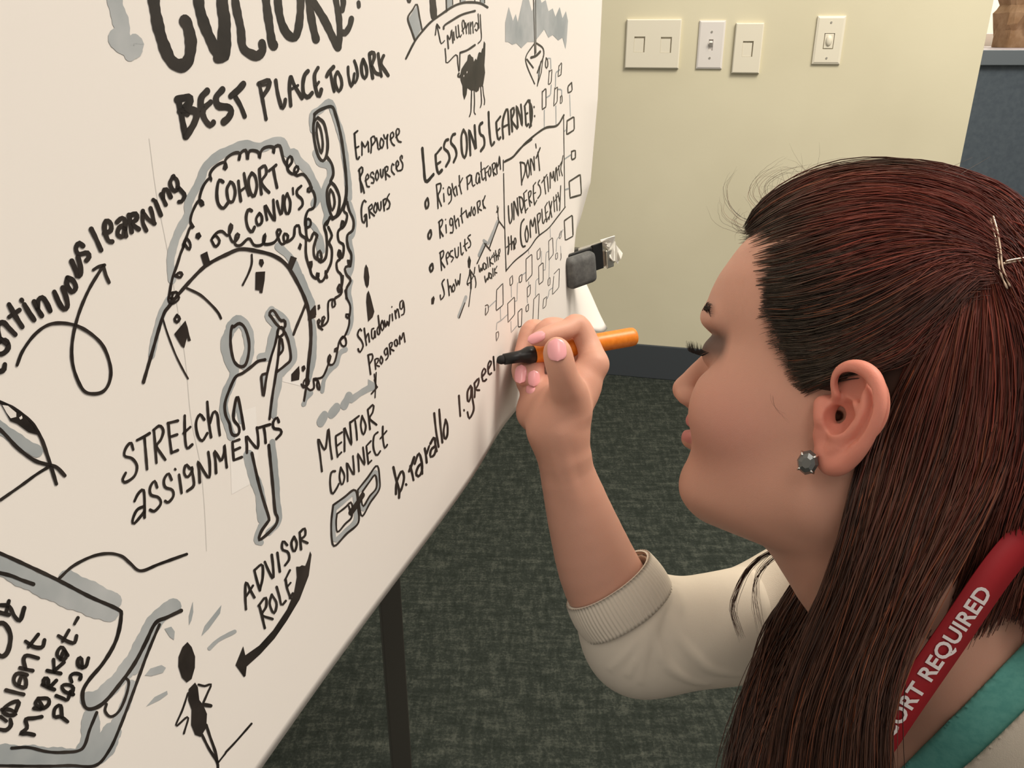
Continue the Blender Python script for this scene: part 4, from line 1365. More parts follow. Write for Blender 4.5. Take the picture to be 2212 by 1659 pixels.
# ---- arm and hand (camera axes) ----
def T(X, Y, Z): return C3(1040+X/4.1475, 640+Y/4.1475, Z)
G3 = Grid((-.020, -.235, .52), (.150, .085, .80), .0013)
wr = T(665, 1240, .655); 
G3.chain([T(640, 1180, .655), T(700, 1360, .658), C3(1255, 1120, .672), C3(1305, 1255, .685), C3(1365, 1345, .70)], [.0178, .0185, .0275, .0345, .0340], .015)
G3.chain([T(740, 1180, .650), T(770, 1400, .655)], [.0150, .0165], .012)
G3.cap(T(650, 1200, .655), T(570, 930, .676), .0185, .0170, .014)
G3.cap(T(750, 1160, .652), T(890, 820, .668), .0155, .0150, .014)
G3.cap(T(660, 980, .672), T(790, 700, .700), .0170, .0160, .014)
G3.cap(T(485, 1040, .680), T(530, 800, .706), .0160, .0140, .010)      # little-finger side of the palm
G3.ell(T(690, 1020, .650), (.0150, .0210, .0120), .012)                 # thumb mound
G3.cap(T(860, 820, .665), T(1010, 600, .668), .0150, .0108, .010)       # index base
# index
G3.chain([T(1005, 615, .668), T(960, 440, .676), T(862, 262, .676), T(760, 300, .668), T(635, 335, .661), T(545, 370, .657), T(480, 388, .655)],
         [.0122, .0098, .0093, .0082, .0078, .0070, .0050], .004)
# middle
G3.chain([T(920, 520, .692), T(760, 330, .700), T(605, 290, .694), T(520, 420, .690), T(490, 560, .686), T(480, 680, .676), T(472, 760, .669)],
         [.0115, .0100, .0092, .0085, .0078, .0075, .0056], .003)
# ring
G3.chain([T(800, 560, .708), T(600, 380, .715), T(462, 305, .705), T(400, 450, .698), T(365, 580, .690), T(352, 680, .678), T(358, 745, .671)],
         [.0115, .0098, .0095, .0086, .0080, .0076, .0055], .003)
# little
G3.chain([T(640, 700, .715), T(470, 600, .722), T(380, 560, .715), T(372, 690, .700), T(395, 790, .688), T(440, 850, .677), T(470, 885, .672)],
         [.0110, .0092, .0084, .0078, .0074, .0070, .0050], .003)
# thumb
G3.chain([T(800, 1010, .646), T(785, 880, .638), T(758, 800, .630), T(728, 700, .622), T(702, 600, .618), T(682, 510, .616), T(675, 468, .617)],
         [.0165, .0150, .0130, .0112, .0112, .0108, .0088], .006)
for a_, b_2 in ((T(640, 1230, .6385), C3(1222, 1075, .6470)), (T(700, 1240, .6375), C3(1243, 1080, .6465))): G3.cap(a_, b_2, .0030, .0022, .006)
av, af = G3.mesh(); av = relax(av, af, 40, np.clip((-.075-av[:, 1])/.02, 0, 1)); av = relax(av, af, 2)
# ---- torso ----
NBASE = C3(2060, 1335, .56)
LAT = np.array([.50, 0, -.866]); Uw = np.array([0, CT, -ST]); FACE = np.cross(Uw, LAT); FACE = FACE/np.linalg.norm(FACE)
if FACE[0] > 0: FACE = -FACE
LAT = LAT-Uw*(LAT@Uw); LAT /= np.linalg.norm(LAT); FACE = FACE-Uw*(FACE@Uw)-LAT*(FACE@LAT); FACE /= np.linalg.norm(FACE)
tl = math.radians(22); TU = Uw*math.cos(tl)+FACE*math.sin(tl); TF = FACE*math.cos(tl)-Uw*math.sin(tl)
def B(l, v, w): return NBASE+LAT*l+TU*v+TF*w
def torso(G, e=0.0, k=.04):
    R = np.stack([LAT, TU, TF])
    G.ell(B(0, -.21, -.005), (.145+e, .20+e, .095+e), .03, R=R)
    G.cap(B(-.125, -.100, -.005), B(.125, -.050, -.005), .048+e, None, .05)
    for s in (-1, 1):
        G.cap(B(0, -.01, -.02), B(s*.11, -.045-(.05 if s < 0 else 0), -.015), .038+e, .043+e, .04)
        G.ell(B(s*.070, -.195, .070), (.060+e, .058+e, .050+e), .03, R=R)
    G.ell(B(0, -.42, -.01), (.135+e, .16+e, .095+e), .05, R=R)
    G.cap(head2c((-.03, -.09, 0)), C3(2050, 1400, .565), .051+e, .052+e, .03)
lo = np.min([B(l, v, w) for l in (-.2, .2) for v in (-.47, .06) for w in (-.13, .15)], 0); hi = np.max([B(l, v, w) for l in (-.2, .2) for v in (-.47, .06) for w in (-.13, .15)], 0)
G4 = Grid(lo-np.array([.08,0,0]), hi+np.array([0,.04,0]), .0040); torso(G4)
G4.cap(B(-.150, -.115, 0), C3(1385, 1375, .70), .042, .035, .02)
tv, tf = G4.mesh(); tv = relax(tv, tf, 4)
# the other arm, resting on the thigh
LA = [B(.15, -.06, 0), B(.205, -.20, -.01), B(.215, -.30, .0), B(.175, -.36, .11), B(.135, -.41, .20)]
G7 = Grid(np.min(LA, 0)-.12, np.max(LA, 0)+.12, .0024)
G7.chain(LA, [.042, .040, .037, .030, .0185], .02)
G7.cap(LA[4], B(.115, -.43, .255), .020, .021, .015)
for q in range(4):
    o_ = (q-1.5)*.019; f0_ = B(.110+o_*.85, -.428, .262+o_*.1); f1_ = B(.100+o_*.9, -.438+.004*abs(q-1.5), .300+.004*(q == 1)); f2_ = B(.094+o_*.9, -.462, .322-.004*abs(q-1.3))
    G7.chain([f0_, f1_, f2_], [.0095, .0085, .0070], .004)
G7.chain([B(.135, -.425, .225), B(.082, -.436, .245), B(.062, -.446, .275)], [.014, .010, .0080], .006)
lv, lf = G7.mesh(); lv = relax(lv, lf, 3)
BV, BF = join([(HVc, HFc), (av, af), (tv, tf), (lv, lf)])
body_w = cam2w(BV)
# colours that belong to the skin: lips, lids, blush, warm ear
hl = c2head(BV); tint = np.tile(np.array([.57, .300, .215]), (len(BV), 1))
def blend(c, w): 
    global tint
    w = np.clip(w, 0, 1)[:, None]; tint = tint*(1-w)+np.array(c)*w
ax_, ay_, az_ = hl[:, 0], hl[:, 1], np.abs(hl[:, 2])
isH = np.arange(len(BV)) < len(HVc)
blend((.60, .27, .21), .55*isH*np.exp(-((ax_-.065)/.035)**2-((ay_+.02)/.03)**2)*(az_ > .02))
blend((.55, .21, .19), .95*isH*(np.abs(ay_+.0322) < .0092)*np.clip((ax_-.0955)/.004, 0, 1)*(az_ < .021))
blend((.075, .048, .038), .97*isH*np.exp(-(np.clip(np.abs(ay_-.0300)-.003, 0, 1)/.0075)**2-((az_-.038)/.020)**2)*np.clip((ax_-.074)/.006, 0, 1))
eo = np.linalg.norm((hl[:, :2]-np.array([-.012, .002]))/np.array([.03, .04]), axis=1)
blend((.66, .235, .17), .85*isH*(az_ > .072)*np.clip(1.3-eo*.4, 0, 1))
hc = BV-T(500, 600, .68); blend((.66, .33, .26), .6*np.exp(-(np.linalg.norm(hc, axis=1)/.03)**2))
m_skin = mat('skin', (.6, .36, .27), .52, .32); vcol(m_skin)
b_ = bsdf(m_skin); b_.inputs['Subsurface Weight'].default_value = .22; b_.inputs['Subsurface Radius'].default_value = (1, .35, .2); b_.inputs['Subsurface Scale'].default_value = .008
ns = nd(m_skin, 'ShaderNodeTexNoise'); ns.inputs['Scale'].default_value = 900; ns.inputs['Detail'].default_value = 3
bp = nd(m_skin, 'ShaderNodeBump'); bp.inputs['Strength'].default_value = .18; bp.inputs['Distance'].default_value = .0006
lk(m_skin, ns.outputs[0], bp.inputs['Height']); lk(m_skin, bp.outputs[0], b_.inputs['Normal'])
hip = cam2w(B(0, -.52, -.04)); person = empty('person', 'woman in profile with long auburn hair writing on the sheet with an orange marker', 'person', (float(hip[0]), float(hip[1]), 0))
me = mesh_np('body', body_w, BF); set_tint(me, tint); part('body', me, m_skin, person)
# ---- nails ----
m_nail = mat('pink_nail', (.78, .36, .38), .22, .5)
def nail(c, along, nrm, L, Wd, lift=0):
    c = np.array(c); a = np.array(along, float); a /= np.linalg.norm(a); n = np.array(nrm, float); n -= a*(n@a); n /= np.linalg.norm(n); b = np.cross(a, n)
    V = []; NU, NV = 10, 8
    for lay in (0, 1):
        for i in range(NU+1):
            u = i/NU*2-1
            for j in range(NV+1):
                v = j/NV*2-1; wv = math.sqrt(max(0, 1-abs(u)**3.2))
                V.append(c+a*u*L/2+b*v*wv*Wd/2+n*(lift-.20*Wd*(v*wv)**2-.07*L*u*u-lay*.0009))
    I = lambda l, i, j: l*(NU+1)*(NV+1)+i*(NV+1)+j; F = []
    for i in range(NU):
        for j in range(NV):
            F.append((I(0, i, j), I(0, i+1, j), I(0, i+1, j+1), I(0, i, j+1))); F.append((I(1, i, j+1), I(1, i+1, j+1), I(1, i+1, j), I(1, i, j)))
    for i in range(NU): F.append((I(0, i, 0), I(1, i, 0), I(1, i+1, 0), I(0, i+1, 0))); F.append((I(0, i+1, NV), I(1, i+1, NV), I(1, i, NV), I(0, i, NV)))
    part('fingernail', mesh_np('nail', cam2w(np.array(V)), np.array(F)), m_nail, person)
def nail_at(X, Y, X2, Y2, L, Wd, nrm, lift=.0011):
    px, py = 1040+X/4.1475, 640+Y/4.1475; Z = G3.rayZ(px, py, .56, .75); d = np.array([X2-X, -(Y2-Y), 0.0]); nrm = np.array(nrm, float); nrm /= np.linalg.norm(nrm)
    q = (C3(px, py, Z)-G3.lo)/G3.h; i = np.round(q).astype(int); gr = np.array([G3.F[tuple(i+4*e)]-G3.F[tuple(i-4*e)] for e in np.eye(3, dtype=int)]); gr /= np.linalg.norm(gr); nrm = gr*.75+nrm*.25; nrm /= np.linalg.norm(nrm)
    d[2] = -(d[0]*nrm[0]+d[1]*nrm[1])/nrm[2]; nail(C3(px, py, Z)+nrm*lift, d, nrm, L, Wd)
nail_at(674, 478, 668, 395, .0172, .0140, (-.12, .12, -1))
nail_at(492, 366, 430, 392, .0150, .0085, (-.2, .55, -.85))
nail_at(350, 695, 345, 755, .0165, .0098, (-.15, .05, -1))
nail_at(470, 735, 470, 790, .0135, .0098, (0, 0, -1))
nail_at(448, 850, 485, 890, .0145, .0092, (-.15, -.05, -1))

# ---------------- marker ----------------
m_or = mat('orange_plastic', (.74, .215, .018), .38, .4); noise_color(m_or, (.70, .19, .015), (.78, .24, .025), 300, 3, .6, bump=.1, bdist=.0003)
m_felt = mat('felt_tip', (.03, .028, .028), .9, .1)
mt = cam2w(C3(1073, 779, .664)); 
pa = C3(1073, 779, .664); pb = C3(1371, 726.5, .705)
mk = empty('marker', 'orange marker with black tip held in the right hand', 'marker', tuple(cam2w((pa+pb)/2)))
def along(prof, n=32):
    d = (pb-pa); Ln = np.linalg.norm(d); d = d/Ln
    return [Vector(cam2w(pa+d*s)) for s, r in prof], [r for s, r in prof]
Ln = float(np.linalg.norm(pb-pa))
p_, r_ = along([(0, .0012), (.001, .0026), (.003, .0036), (.0075, .0038)]); part('felt_tip', from_bm(tube_bm(p_, r_, 24)), m_felt, mk)
p_, r_ = along([(.006, .0036), (.0062, .0045), (.019, .0049), (.0215, .0052), (.026, .0068), (.0275, .0071), (.0325, .0071), (.0326, .0066)]); part('nib_holder', from_bm(tube_bm(p_, r_, 32)), m_blk, mk)
p_, r_ = along([(.0322, .0060), (.0322, .00725), (.033, .0076), (.050, .0076), (.052, .0078), (Ln-.004, .0080), (Ln-.0012, .0076), (Ln, .0066), (Ln+.0002, .003)]); part('barrel', from_bm(tube_bm(p_, r_, 48)), m_or, mk)

# ---------------- earring ----------------
m_gem = mat('grey_gem', (.10, .105, .10), .12, .8, .3); m_silver = mat('silver', (.75, .74, .70), .2, .5, 1)
ec = Vector(cam2w(head2c(E(1032, 1112, .0135)))); en = Vector(cam2w(HL)-cam2w(np.zeros(3))).normalized(); eu = Vector((0, 0, 1))
ear = empty('earring', 'faceted dark grey gem stud in the ear lobe', 'earring', ec)
es = en.cross(eu).normalized(); eu = es.cross(en).normalized(); bm = bmesh.new()
rg = []
for rad, dep in ((.0052, -.003), (.0066, 0), (.0052, .0028), (.0028, .0042)):
    rg.append([bm.verts.new(ec+(es*math.cos(k*math.pi/4)*.9+eu*math.sin(k*math.pi/4)*1.1)*rad+en*dep) for k in range(8)])
for A, B2 in zip(rg, rg[1:]):
    for k in range(8): bm.faces.new([A[k], A[(k+1) % 8], B2[(k+1) % 8]]); bm.faces.new([A[k], B2[(k+1) % 8], B2[k]])
bm.faces.new(rg[0][::-1]); bm.faces.new(rg[-1]); bmesh.ops.recalc_face_normals(bm, faces=bm.faces[:])
part('gem', from_bm(bm), m_gem, ear, smooth=False)
for k in (1, 3, 5, 7):
    d = es*math.cos(k*math.pi/4)*.9+eu*math.sin(k*math.pi/4)*1.1
    part('prong', from_bm(tube_bm([ec+d*.0062-en*.003, ec+d*.0068, ec+d*.0048+en*.0034], [.0006, .0007, .0006], 8)), m_silver, ear)

# ---------------- clothes ----------------
m_knit = mat('cream_knit', (.66, .585, .485), .85, .15)
wn = nd(m_knit, 'ShaderNodeTexNoise'); wn.inputs['Scale'].default_value = 700; bp = nd(m_knit, 'ShaderNodeBump'); bp.inputs['Strength'].default_value = .35; bp.inputs['Distance'].default_value = .0008
lk(m_knit, wn.outputs[0], bp.inputs['Height']); lk(m_knit, bp.outputs[0], bsdf(m_knit).inputs['Normal'])
m_teal = mat('teal_cotton', (.12, .36, .32), .85, .1); noise_color(m_teal, (.105, .33, .29), (.14, .39, .34), 200, 3, .6)
m_trs = mat('dark_trousers', (.03, .032, .04), .85, .1)
# sleeve of the near-paper arm with cuff
elb = C3(1395, 1372, .70)
G5 = Grid((.045, -.30, .56), (.30, -.10, .85), .0017)
G5.chain([C3(1285, 1205, .680), C3(1318, 1262, .686), C3(1345, 1310, .69), elb], [.0368, .0380, .0400, .0425], .012)
G5.ell(C3(1372, 1378, .70), (.041, .041, .040), .02)
G5.chain([elb, C3(1500, 1365, .70), C3(1620, 1345, .71), B(-.15, -.115, 0)], [.0440, .0460, .0475, .0470], .02)
# folds radiating from the bend of the elbow
def fold(px, r, k=.010):
    pts = []
    for x_, y_ in catmull(px, 3): pts.append(C3(x_, y_, G5.rayZ(x_, y_, .58, .80)+r*.55))
    n = len(pts); return pts, [r*(.35+.65*math.sin(math.pi*(i+.6)/(n+.2))) for i in range(n)]
fl = [([(1447, 1268), (1425, 1300), (1407, 1335), (1366, 1395), (1322, 1443)], .0042), ([(1450, 1275), (1418, 1330), (1403, 1355), (1378, 1415), (1358, 1455)], .0036), ([(1446, 1283), (1420, 1335), (1407, 1365), (1391, 1415), (1384, 1470)], .0036),
      ([(1432, 1299), (1415, 1350), (1417, 1385), (1439, 1431), (1480, 1462), (1525, 1475)], .0042), ([(1443, 1335), (1458, 1370), (1479, 1395), (1519, 1435), (1560, 1450), (1599, 1455)], .0038), ([(1458, 1272), (1464, 1300), (1468, 1325)], .0034),
      ([(1622, 1232), (1636, 1270), (1645, 1320), (1652, 1365)], .0032), ([(1395, 1235), (1380, 1290), (1352, 1335)], .0030)]
fl = [fold(a, b) for a, b in fl]
for p_, r_ in fl: G5.chain(p_, r_, .0035)
G5.chain([C3(x_, y_, .648) for x_, y_ in ((1446, 1256), (1440, 1290), (1434, 1335))], [.0040, .0050, .0025], .005, 's')
sv, sf = G5.mesh(); sv = relax(sv, sf, 1)
# open the cuff end: cut perpendicular to the forearm
ca = np.array([-.55, .83, -.05]); ca /= np.linalg.norm(ca); c0 = C3(1316, 1256, .685)
dist = (sv-c0)@ca; keep = np.all(dist[sf] < 0, axis=1); sf = sf[keep]
used_ = np.unique(sf); mp_ = -np.ones(len(sv), int); mp_[used_] = np.arange(len(used_)); sv = sv[used_]; sf = mp_[sf]
# cardigan body and tank over the torso: thin shells cut along their necklines
def shell(e, th, h, off, vb, extra=None):
    Gx = Grid(lo-.02, hi+np.array([.02, .03, .02]), h); torso(Gx, e)
    if extra: extra(Gx)
    X, Y, Z = [Gx.lo[k]+Gx.h*np.arange(Gx.n[k]) for k in range(3)]
    q = [X[:, None, None]-NBASE[0], Y[None, :, None]-NBASE[1], Z[None, None, :]-NBASE[2]]
    l, v, w = [sum(q[i]*A[i] for i in range(3)) for A in (LAT, TU, TF)]
    R = np.maximum(np.abs(l)-.38*v-.0400-off, np.minimum(-.03-w, vb-v)); R = np.maximum(R, np.minimum(-.45-v, .2))
    Gx.F = np.maximum(np.maximum(Gx.F, -(Gx.F+th)), -R*.9).astype(np.float32); return Gx.mesh()
kv, kf = shell(.008, .0052, .0026, .025, .010, lambda g: (g.cap(B(-.15, -.115, 0), C3(1540, 1360, .70), .045, .044, .03), g.cap(B(.15, -.06, 0), B(.20, -.20, .02), .047, .045, .03)))
tkv, tkf = shell(.0036, .0050, .0026, 0, -.010)
def cloth(name, V, F, m, th, lab=None):
    me = mesh_np(name, cam2w(V), F); bm = bmesh.new(); bm.from_mesh(me)
    for _ in range(2): bmesh.ops.smooth_vert(bm, verts=bm.verts[:], factor=.25, use_axis_x=True, use_axis_y=True, use_axis_z=True)
    bm.to_mesh(me); bm.free(); o = part(name, me, m, person, label=lab)
    if th: md = o.modifiers.new('th', 'SOLIDIFY'); md.thickness = th; md.offset = 1
    return o
cloth('cardigan', kv, kf, m_knit, 0, 'cream knit cardigan')
cloth('sleeve', sv, sf, m_knit, .0018)
G8 = Grid(np.min(LA, 0)-.10, np.max(LA, 0)+.10, .003); G8.chain(LA[:4]+[B(.165, -.372, .135)], [.047, .045, .042, .035, .033], .02)
s2, f2 = G8.mesh(); dd = (s2-B(.168, -.369, .125))@((LA[4]-LA[3])/np.linalg.norm(LA[4]-LA[3])); f2 = f2[np.all(dd[f2] < 0, axis=1)]; u_ = np.unique(f2); m_ = -np.ones(len(s2), int); m_[u_] = np.arange(len(u_))
cloth('sleeve', s2[u_], m_[f2], m_knit, .0018)
cloth('tank_top', tkv, tkf, m_teal, 0, 'teal tank top')
# ribbed cuff
cd_ = -ca; a1 = np.cross(cd_, [0, 0, 1.0]); a1 /= np.linalg.norm(a1); a2 = np.cross(cd_, a1)
V, F = [], []; NR_, NL = 300, 10
for lay in (0, 1):
    for i in range(NL+1):
        t = i/NL; cc = c0+(cd_*.8+np.array([.45, -.85, .05])*.2)*(t*.032-.0025); r = .0386+.0018*math.sin(t*3.0)+.0016*t-.0024*lay
        for k in range(NR_):
            th = 2*math.pi*k/NR_; rb = r*(1.0+.045*abs(math.cos(th)))+(.0006*math.cos(th*75) if lay == 0 else 0)
            V.append(cc+a1*math.cos(th)*rb+a2*math.sin(th)*rb)
n1 = (NL+1)*NR_
for i in range(NL):
    for k in range(NR_):
        k2 = (k+1) % NR_; F.append((i*NR_+k, i*NR_+k2, (i+1)*NR_+k2, (i+1)*NR_+k)); F.append((n1+(i+1)*NR_+k, n1+(i+1)*NR_+k2, n1+i*NR_+k2, n1+i*NR_+k))
for i in (0, NL):
    for k in range(NR_): k2 = (k+1) % NR_; F.append((i*NR_+k, i*NR_+k2, n1+i*NR_+k2, n1+i*NR_+k))
part('cuff', mesh_np('cuff', cam2w(np.array(V)), np.array(F)), m_knit, person, label='ribbed cream cuff')
# trousers: hips, thighs and shins, kneeling on the carpet
hz = cam2w(B(0, -.50, -.02)); fw = Vector(cam2w(FACE)-cam2w(np.zeros(3))); fw.z = 0; fw.normalize(); lt = Vector((-fw.y, fw.x, 0))
Hc = Vector(hz); 
G6 = Grid((Hc.x-.60, Hc.y-.60, -.0), (Hc.x+.45, Hc.y+.5, .55), .012)
G6.F[:] = .3
zh = max(Hc.z, .22)
for s in (-1, 1):
    a = Vector((Hc.x, Hc.y, zh))+lt*s*.085; kn = a+fw*.40; kn.z = .085; an2 = a-fw*.10+lt*s*.01; an2.z = .06
    G6.cap(a, kn, .085, .065, .04); G6.cap(kn, an2, .060, .042, .03); G6.cap(an2, an2-fw*.10-Vector((0, 0, .015)), .036, .030, .02)
G6.ell(Vector((Hc.x, Hc.y, zh)), (.16, .16, .12), .06); G6.cap(Vector((Hc.x, Hc.y, zh)), Vector(cam2w(B(0, -.40, -.01))), .12, .115, .06)
gv, gf = G6.mesh(); gv[:, 2] = np.maximum(gv[:, 2], .002)
part('trousers', mesh_np('trousers', gv, gf), m_trs, person)
# lanyard
m_red = mat('red_ribbon', (.27, .010, .015), .6, .25); m_txt = mat('white_print', (.62, .56, .55), .7)
lan = empty('lanyard', 'red lanyard printed with white capitals around the neck', 'lanyard', tuple(cam2w(C3(2060, 1400, .50))))
def strip(ctrl, wid, nrm, name, sub=10, th=.0009):
    C_ = catmull(np.array(ctrl), sub); V = []; n = np.array(nrm, float); n /= np.linalg.norm(n)
    T_ = np.gradient(C_, axis=0); T_ /= np.linalg.norm(T_, axis=1)[:, None]
    for c, t in zip(C_, T_):
        b = np.cross(t, n); b /= np.linalg.norm(b); nn = np.cross(b, t)
        for s, q in ((-1, 1), (1, 1), (1, -1), (-1, -1)): V.append(c+b*s*wid/2+nn*q*th/2)
    F = []
    for i in range(len(C_)-1):
        for k in range(4): F.append((i*4+k, i*4+(k+1) % 4, i*4+4+(k+1) % 4, i*4+4+k))
    part(name, mesh_np(name, cam2w(np.array(V)), np.array(F)), m_red, lan, smooth=False)
l0, l1 = C3(2160, 1225, .468), C3(1940, 1545, .478)
strip([C3(2330, 1090, .50), C3(2240, 1140, .476), l0, (l0+l1)/2, l1, C3(1880, 1640, .485), C3(1840, 1720, .495)], .0195, (0, 0, -1), 'ribbon')
strip([C3(1790, 1590, .500), C3(1782, 1640, .500), C3(1770, 1720, .502)], .012, (.3, 0, -1), 'ribbon')
cu = bpy.data.curves.new('txt', 'FONT'); cu.body = 'ESCORT REQUIRED'; cu.size = .0130; cu.extrude = .00012; cu.align_x = 'RIGHT'; cu.align_y = 'CENTER'; cu.resolution_u = 3; cu.space_character = 1.02; cu.offset = .0003
ot = bpy.data.objects.new('t', cu); me = bpy.data.meshes.new_from_object(ot)
tx = cam2w(l0)-cam2w(l1); tx = Vector(tx).normalized(); tn = Vector(cam2w(np.array([0, 0, -1.0]))-cam2w(np.zeros(3))).normalized()
ty = tn.cross(tx).normalized(); tn = tx.cross(ty).normalized(); o0 = Vector(cam2w(C3(2130, 1270, .4684)))+tn*.0009
Mx = Matrix((tx, ty, tn)).transposed().to_4x4(); Mx.translation = o0; me.transform(Mx)
part('printed_letters', me, m_txt, lan, smooth=False)
bpy.data.objects.remove(ot)

# ---------------- hair ----------------
EC = np.array([-.003, .052, 0]); ER = np.array([.106, .1055, .083])
def capP(px, py, f=1.0):        # point of the hair volume seen along a sight line (camera axes)
    o = (c2head(np.zeros(3))-EC)/(ER*f); d = (C3(px, py, 1.0)@HM.T)/(ER*f)
    a = d@d; b = o@d; c = o@o-1; D_ = b*b-a*c
    t = (-b-math.sqrt(D_))/a if D_ > 0 else -b/a
    return C3(px, py, t)
def resample(g, m):
    C_ = catmull(g, 8); L = np.concatenate([[0], np.cumsum(np.linalg.norm(np.diff(C_, axis=0), axis=1))]); q = np.linspace(0, L[-1], m)
    return np.stack([np.interp(q, L, C_[:, k]) for k in range(3)], 1)
def crown(g): return [capP(*p[:2], p[2] if len(p) > 2 else 1.0) for p in g]
crown_px = [
 [(1612, 495), (1640, 450), (1700, 405), (1790, 370), (1900, 358), (2000, 364), (2090, 385), (2170, 425), (2235, 490)],
 [(1614, 500), (1660, 465), (1730, 425), (1820, 395), (1910, 385), (2000, 395), (2080, 420), (2140, 455), (2180, 505)],
 [(1618, 505), (1690, 458), (1760, 432), (1840, 415), (1950, 415), (2020, 432), (2080, 455), (2120, 485), (2150, 520)],
 [(1622, 525), (1690, 500), (1780, 475), (1860, 458), (1940, 455), (2010, 470), (2070, 495), (2110, 515), (2145, 540)],
 [(1630, 570), (1700, 555), (1790, 530), (1880, 505), (1950, 498), (2010, 502), (2070, 520), (2110, 535), (2140, 550)],
 [(1640, 620), (1710, 615), (1800, 592), (1880, 568), (1960, 548), (2020, 540), (2070, 542), (2110, 550), (2135, 562)],
 [(1655, 680), (1730, 678), (1820, 655), (1900, 625), (1970, 590), (2030, 565), (2075, 560), (2105, 565), (2130, 575)],
 [(1685, 745), (1760, 745), (1840, 720), (1920, 680), (1990, 635), (2040, 600), (2080, 580), (2105, 580), (2125, 588)],
 [(1712, 805), (1780, 797), (1850, 765), (1930, 725), (1990, 680), (2040, 640), (2075, 605), (2100, 595), (2120, 600)],
 [(1740, 838), (1800, 812), (1860, 790), (1930, 760), (1990, 715), (2040, 670), (2075, 630), (2100, 610), (2118, 612)],
 [(1840, 800), (1880, 792), (1920, 790), (1965, 770), (2010, 730), (2050, 685), (2080, 640), (2100, 622), (2116, 625)]]
crown_g = [resample(crown(g), 15) for g in crown_px]
Zc = lambda px, py: capP(px, py)[2]
hang_px = [
 [(2070, 610, 0), (2025, 690, 0), (1970, 780, 0), (1925, 870, .468), (1888, 970, .464), (1860, 1070, .464), (1835, 1170, .470), (1800, 1290, .480), (1750, 1400, .490), (1705, 1530, .500), (1680, 1700, .506)],
 [(2085, 600, 0), (2045, 710, 0), (2000, 830, 0), (1955, 960, .462), (1920, 1080, .460), (1875, 1200, .464), (1830, 1330, .474), (1785, 1450, .484), (1750, 1560, .492), (1735, 1700, .50)],
 [(2098, 600, 0), (2070, 720, 0), (2040, 850, 0), (2005, 980, .458), (1965, 1100, .458), (1920, 1230, .462), (1870, 1360, .470), (1825, 1480, .478), (1800, 1590, .484), (1795, 1700, .487)],
 [(2112, 600, 0), (2100, 720, 0), (2085, 850, 0), (2055, 980, .456), (2015, 1100, .456), (1965, 1220, .460), (1910, 1350, .466), (1860, 1480, .470), (1840, 1590, .473), (1835, 1700, .476)],
 [(2126, 600, 0), (2140, 720, 0), (2138, 850, 0), (2115, 980, .455), (2075, 1090, .456), (2020, 1190, .459), (1955, 1310, .463), (1900, 1440, .466), (1880, 1560, .468), (1875, 1700, .470)],
 [(2140, 590, 0), (2180, 700, 0), (2195, 840, 0), (2175, 970, .455), (2130, 1070, .456), (2070, 1170, .459), (2000, 1290, .463), (1935, 1430, .466), (1900, 1560, .468), (1900, 1700, .470)]]
hang2_px = [
 [(2145, 590, 0), (2185, 700, 0), (2200, 840, 0), (2182, 970, .458), (2150, 1070, .462), (2125, 1130, .468), (2105, 1190, .476), (2080, 1260, .484), (2050, 1330, .490), (2020, 1390, .494)],
 [(2160, 575, 0), (2225, 700, 0), (2245, 850, 0), (2232, 980, .458), (2205, 1070, .464), (2185, 1130, .472), (2170, 1190, .480), (2155, 1240, .486), (2130, 1300, .490), (2100, 1360, .494)],
 [(2190, 560, 0), (2280, 690, 0), (2300, 850, 0), (2290, 980, .462), (2275, 1060, .468), (2250, 1120, .474), (2230, 1170, .480), (2210, 1220, .485), (2190, 1270, .490), (2170, 1320, .494)],
 [(2230, 540, 0), (2340, 690, 0), (2370, 850, 0), (2360, 980, .470), (2340, 1080, .476), (2320, 1150, .482), (2300, 1210, .488), (2290, 1260, .492), (2285, 1320, .496), (2280, 1360, .50)]]
def hang(g): return [capP(a, b) if z == 0 else C3(a, b, z) for a, b, z in g]
hang_g = [resample(hang(g), 16) for g in hang_px]; hang2_g = [resample(hang(g), 16) for g in hang2_px]
far_px = [
 [(1775, 1170, .640), (1722, 1262, .632), (1672, 1350, .615), (1640, 1450, .596), (1612, 1550, .580), (1596, 1640, .568), (1590, 1730, .560)],
 [(1790, 1200, .632), (1745, 1300, .620), (1700, 1390, .602), (1665, 1480, .584), (1640, 1570, .568), (1625, 1650, .556), (1618, 1740, .550)],
 [(1830, 1260, .610), (1785, 1350, .598), (1735, 1430, .580), (1700, 1510, .562), (1672, 1590, .548), (1655, 1660, .540), (1650, 1740, .535)],
 [(1870, 1320, .575), (1815, 1390, .565), (1765, 1460, .552), (1730, 1530, .542), (1705, 1600, .532), (1692, 1670, .526), (1690, 1740, .524)]]
far_g = [resample([C3(*p) for p in g], 15) for g in far_px]
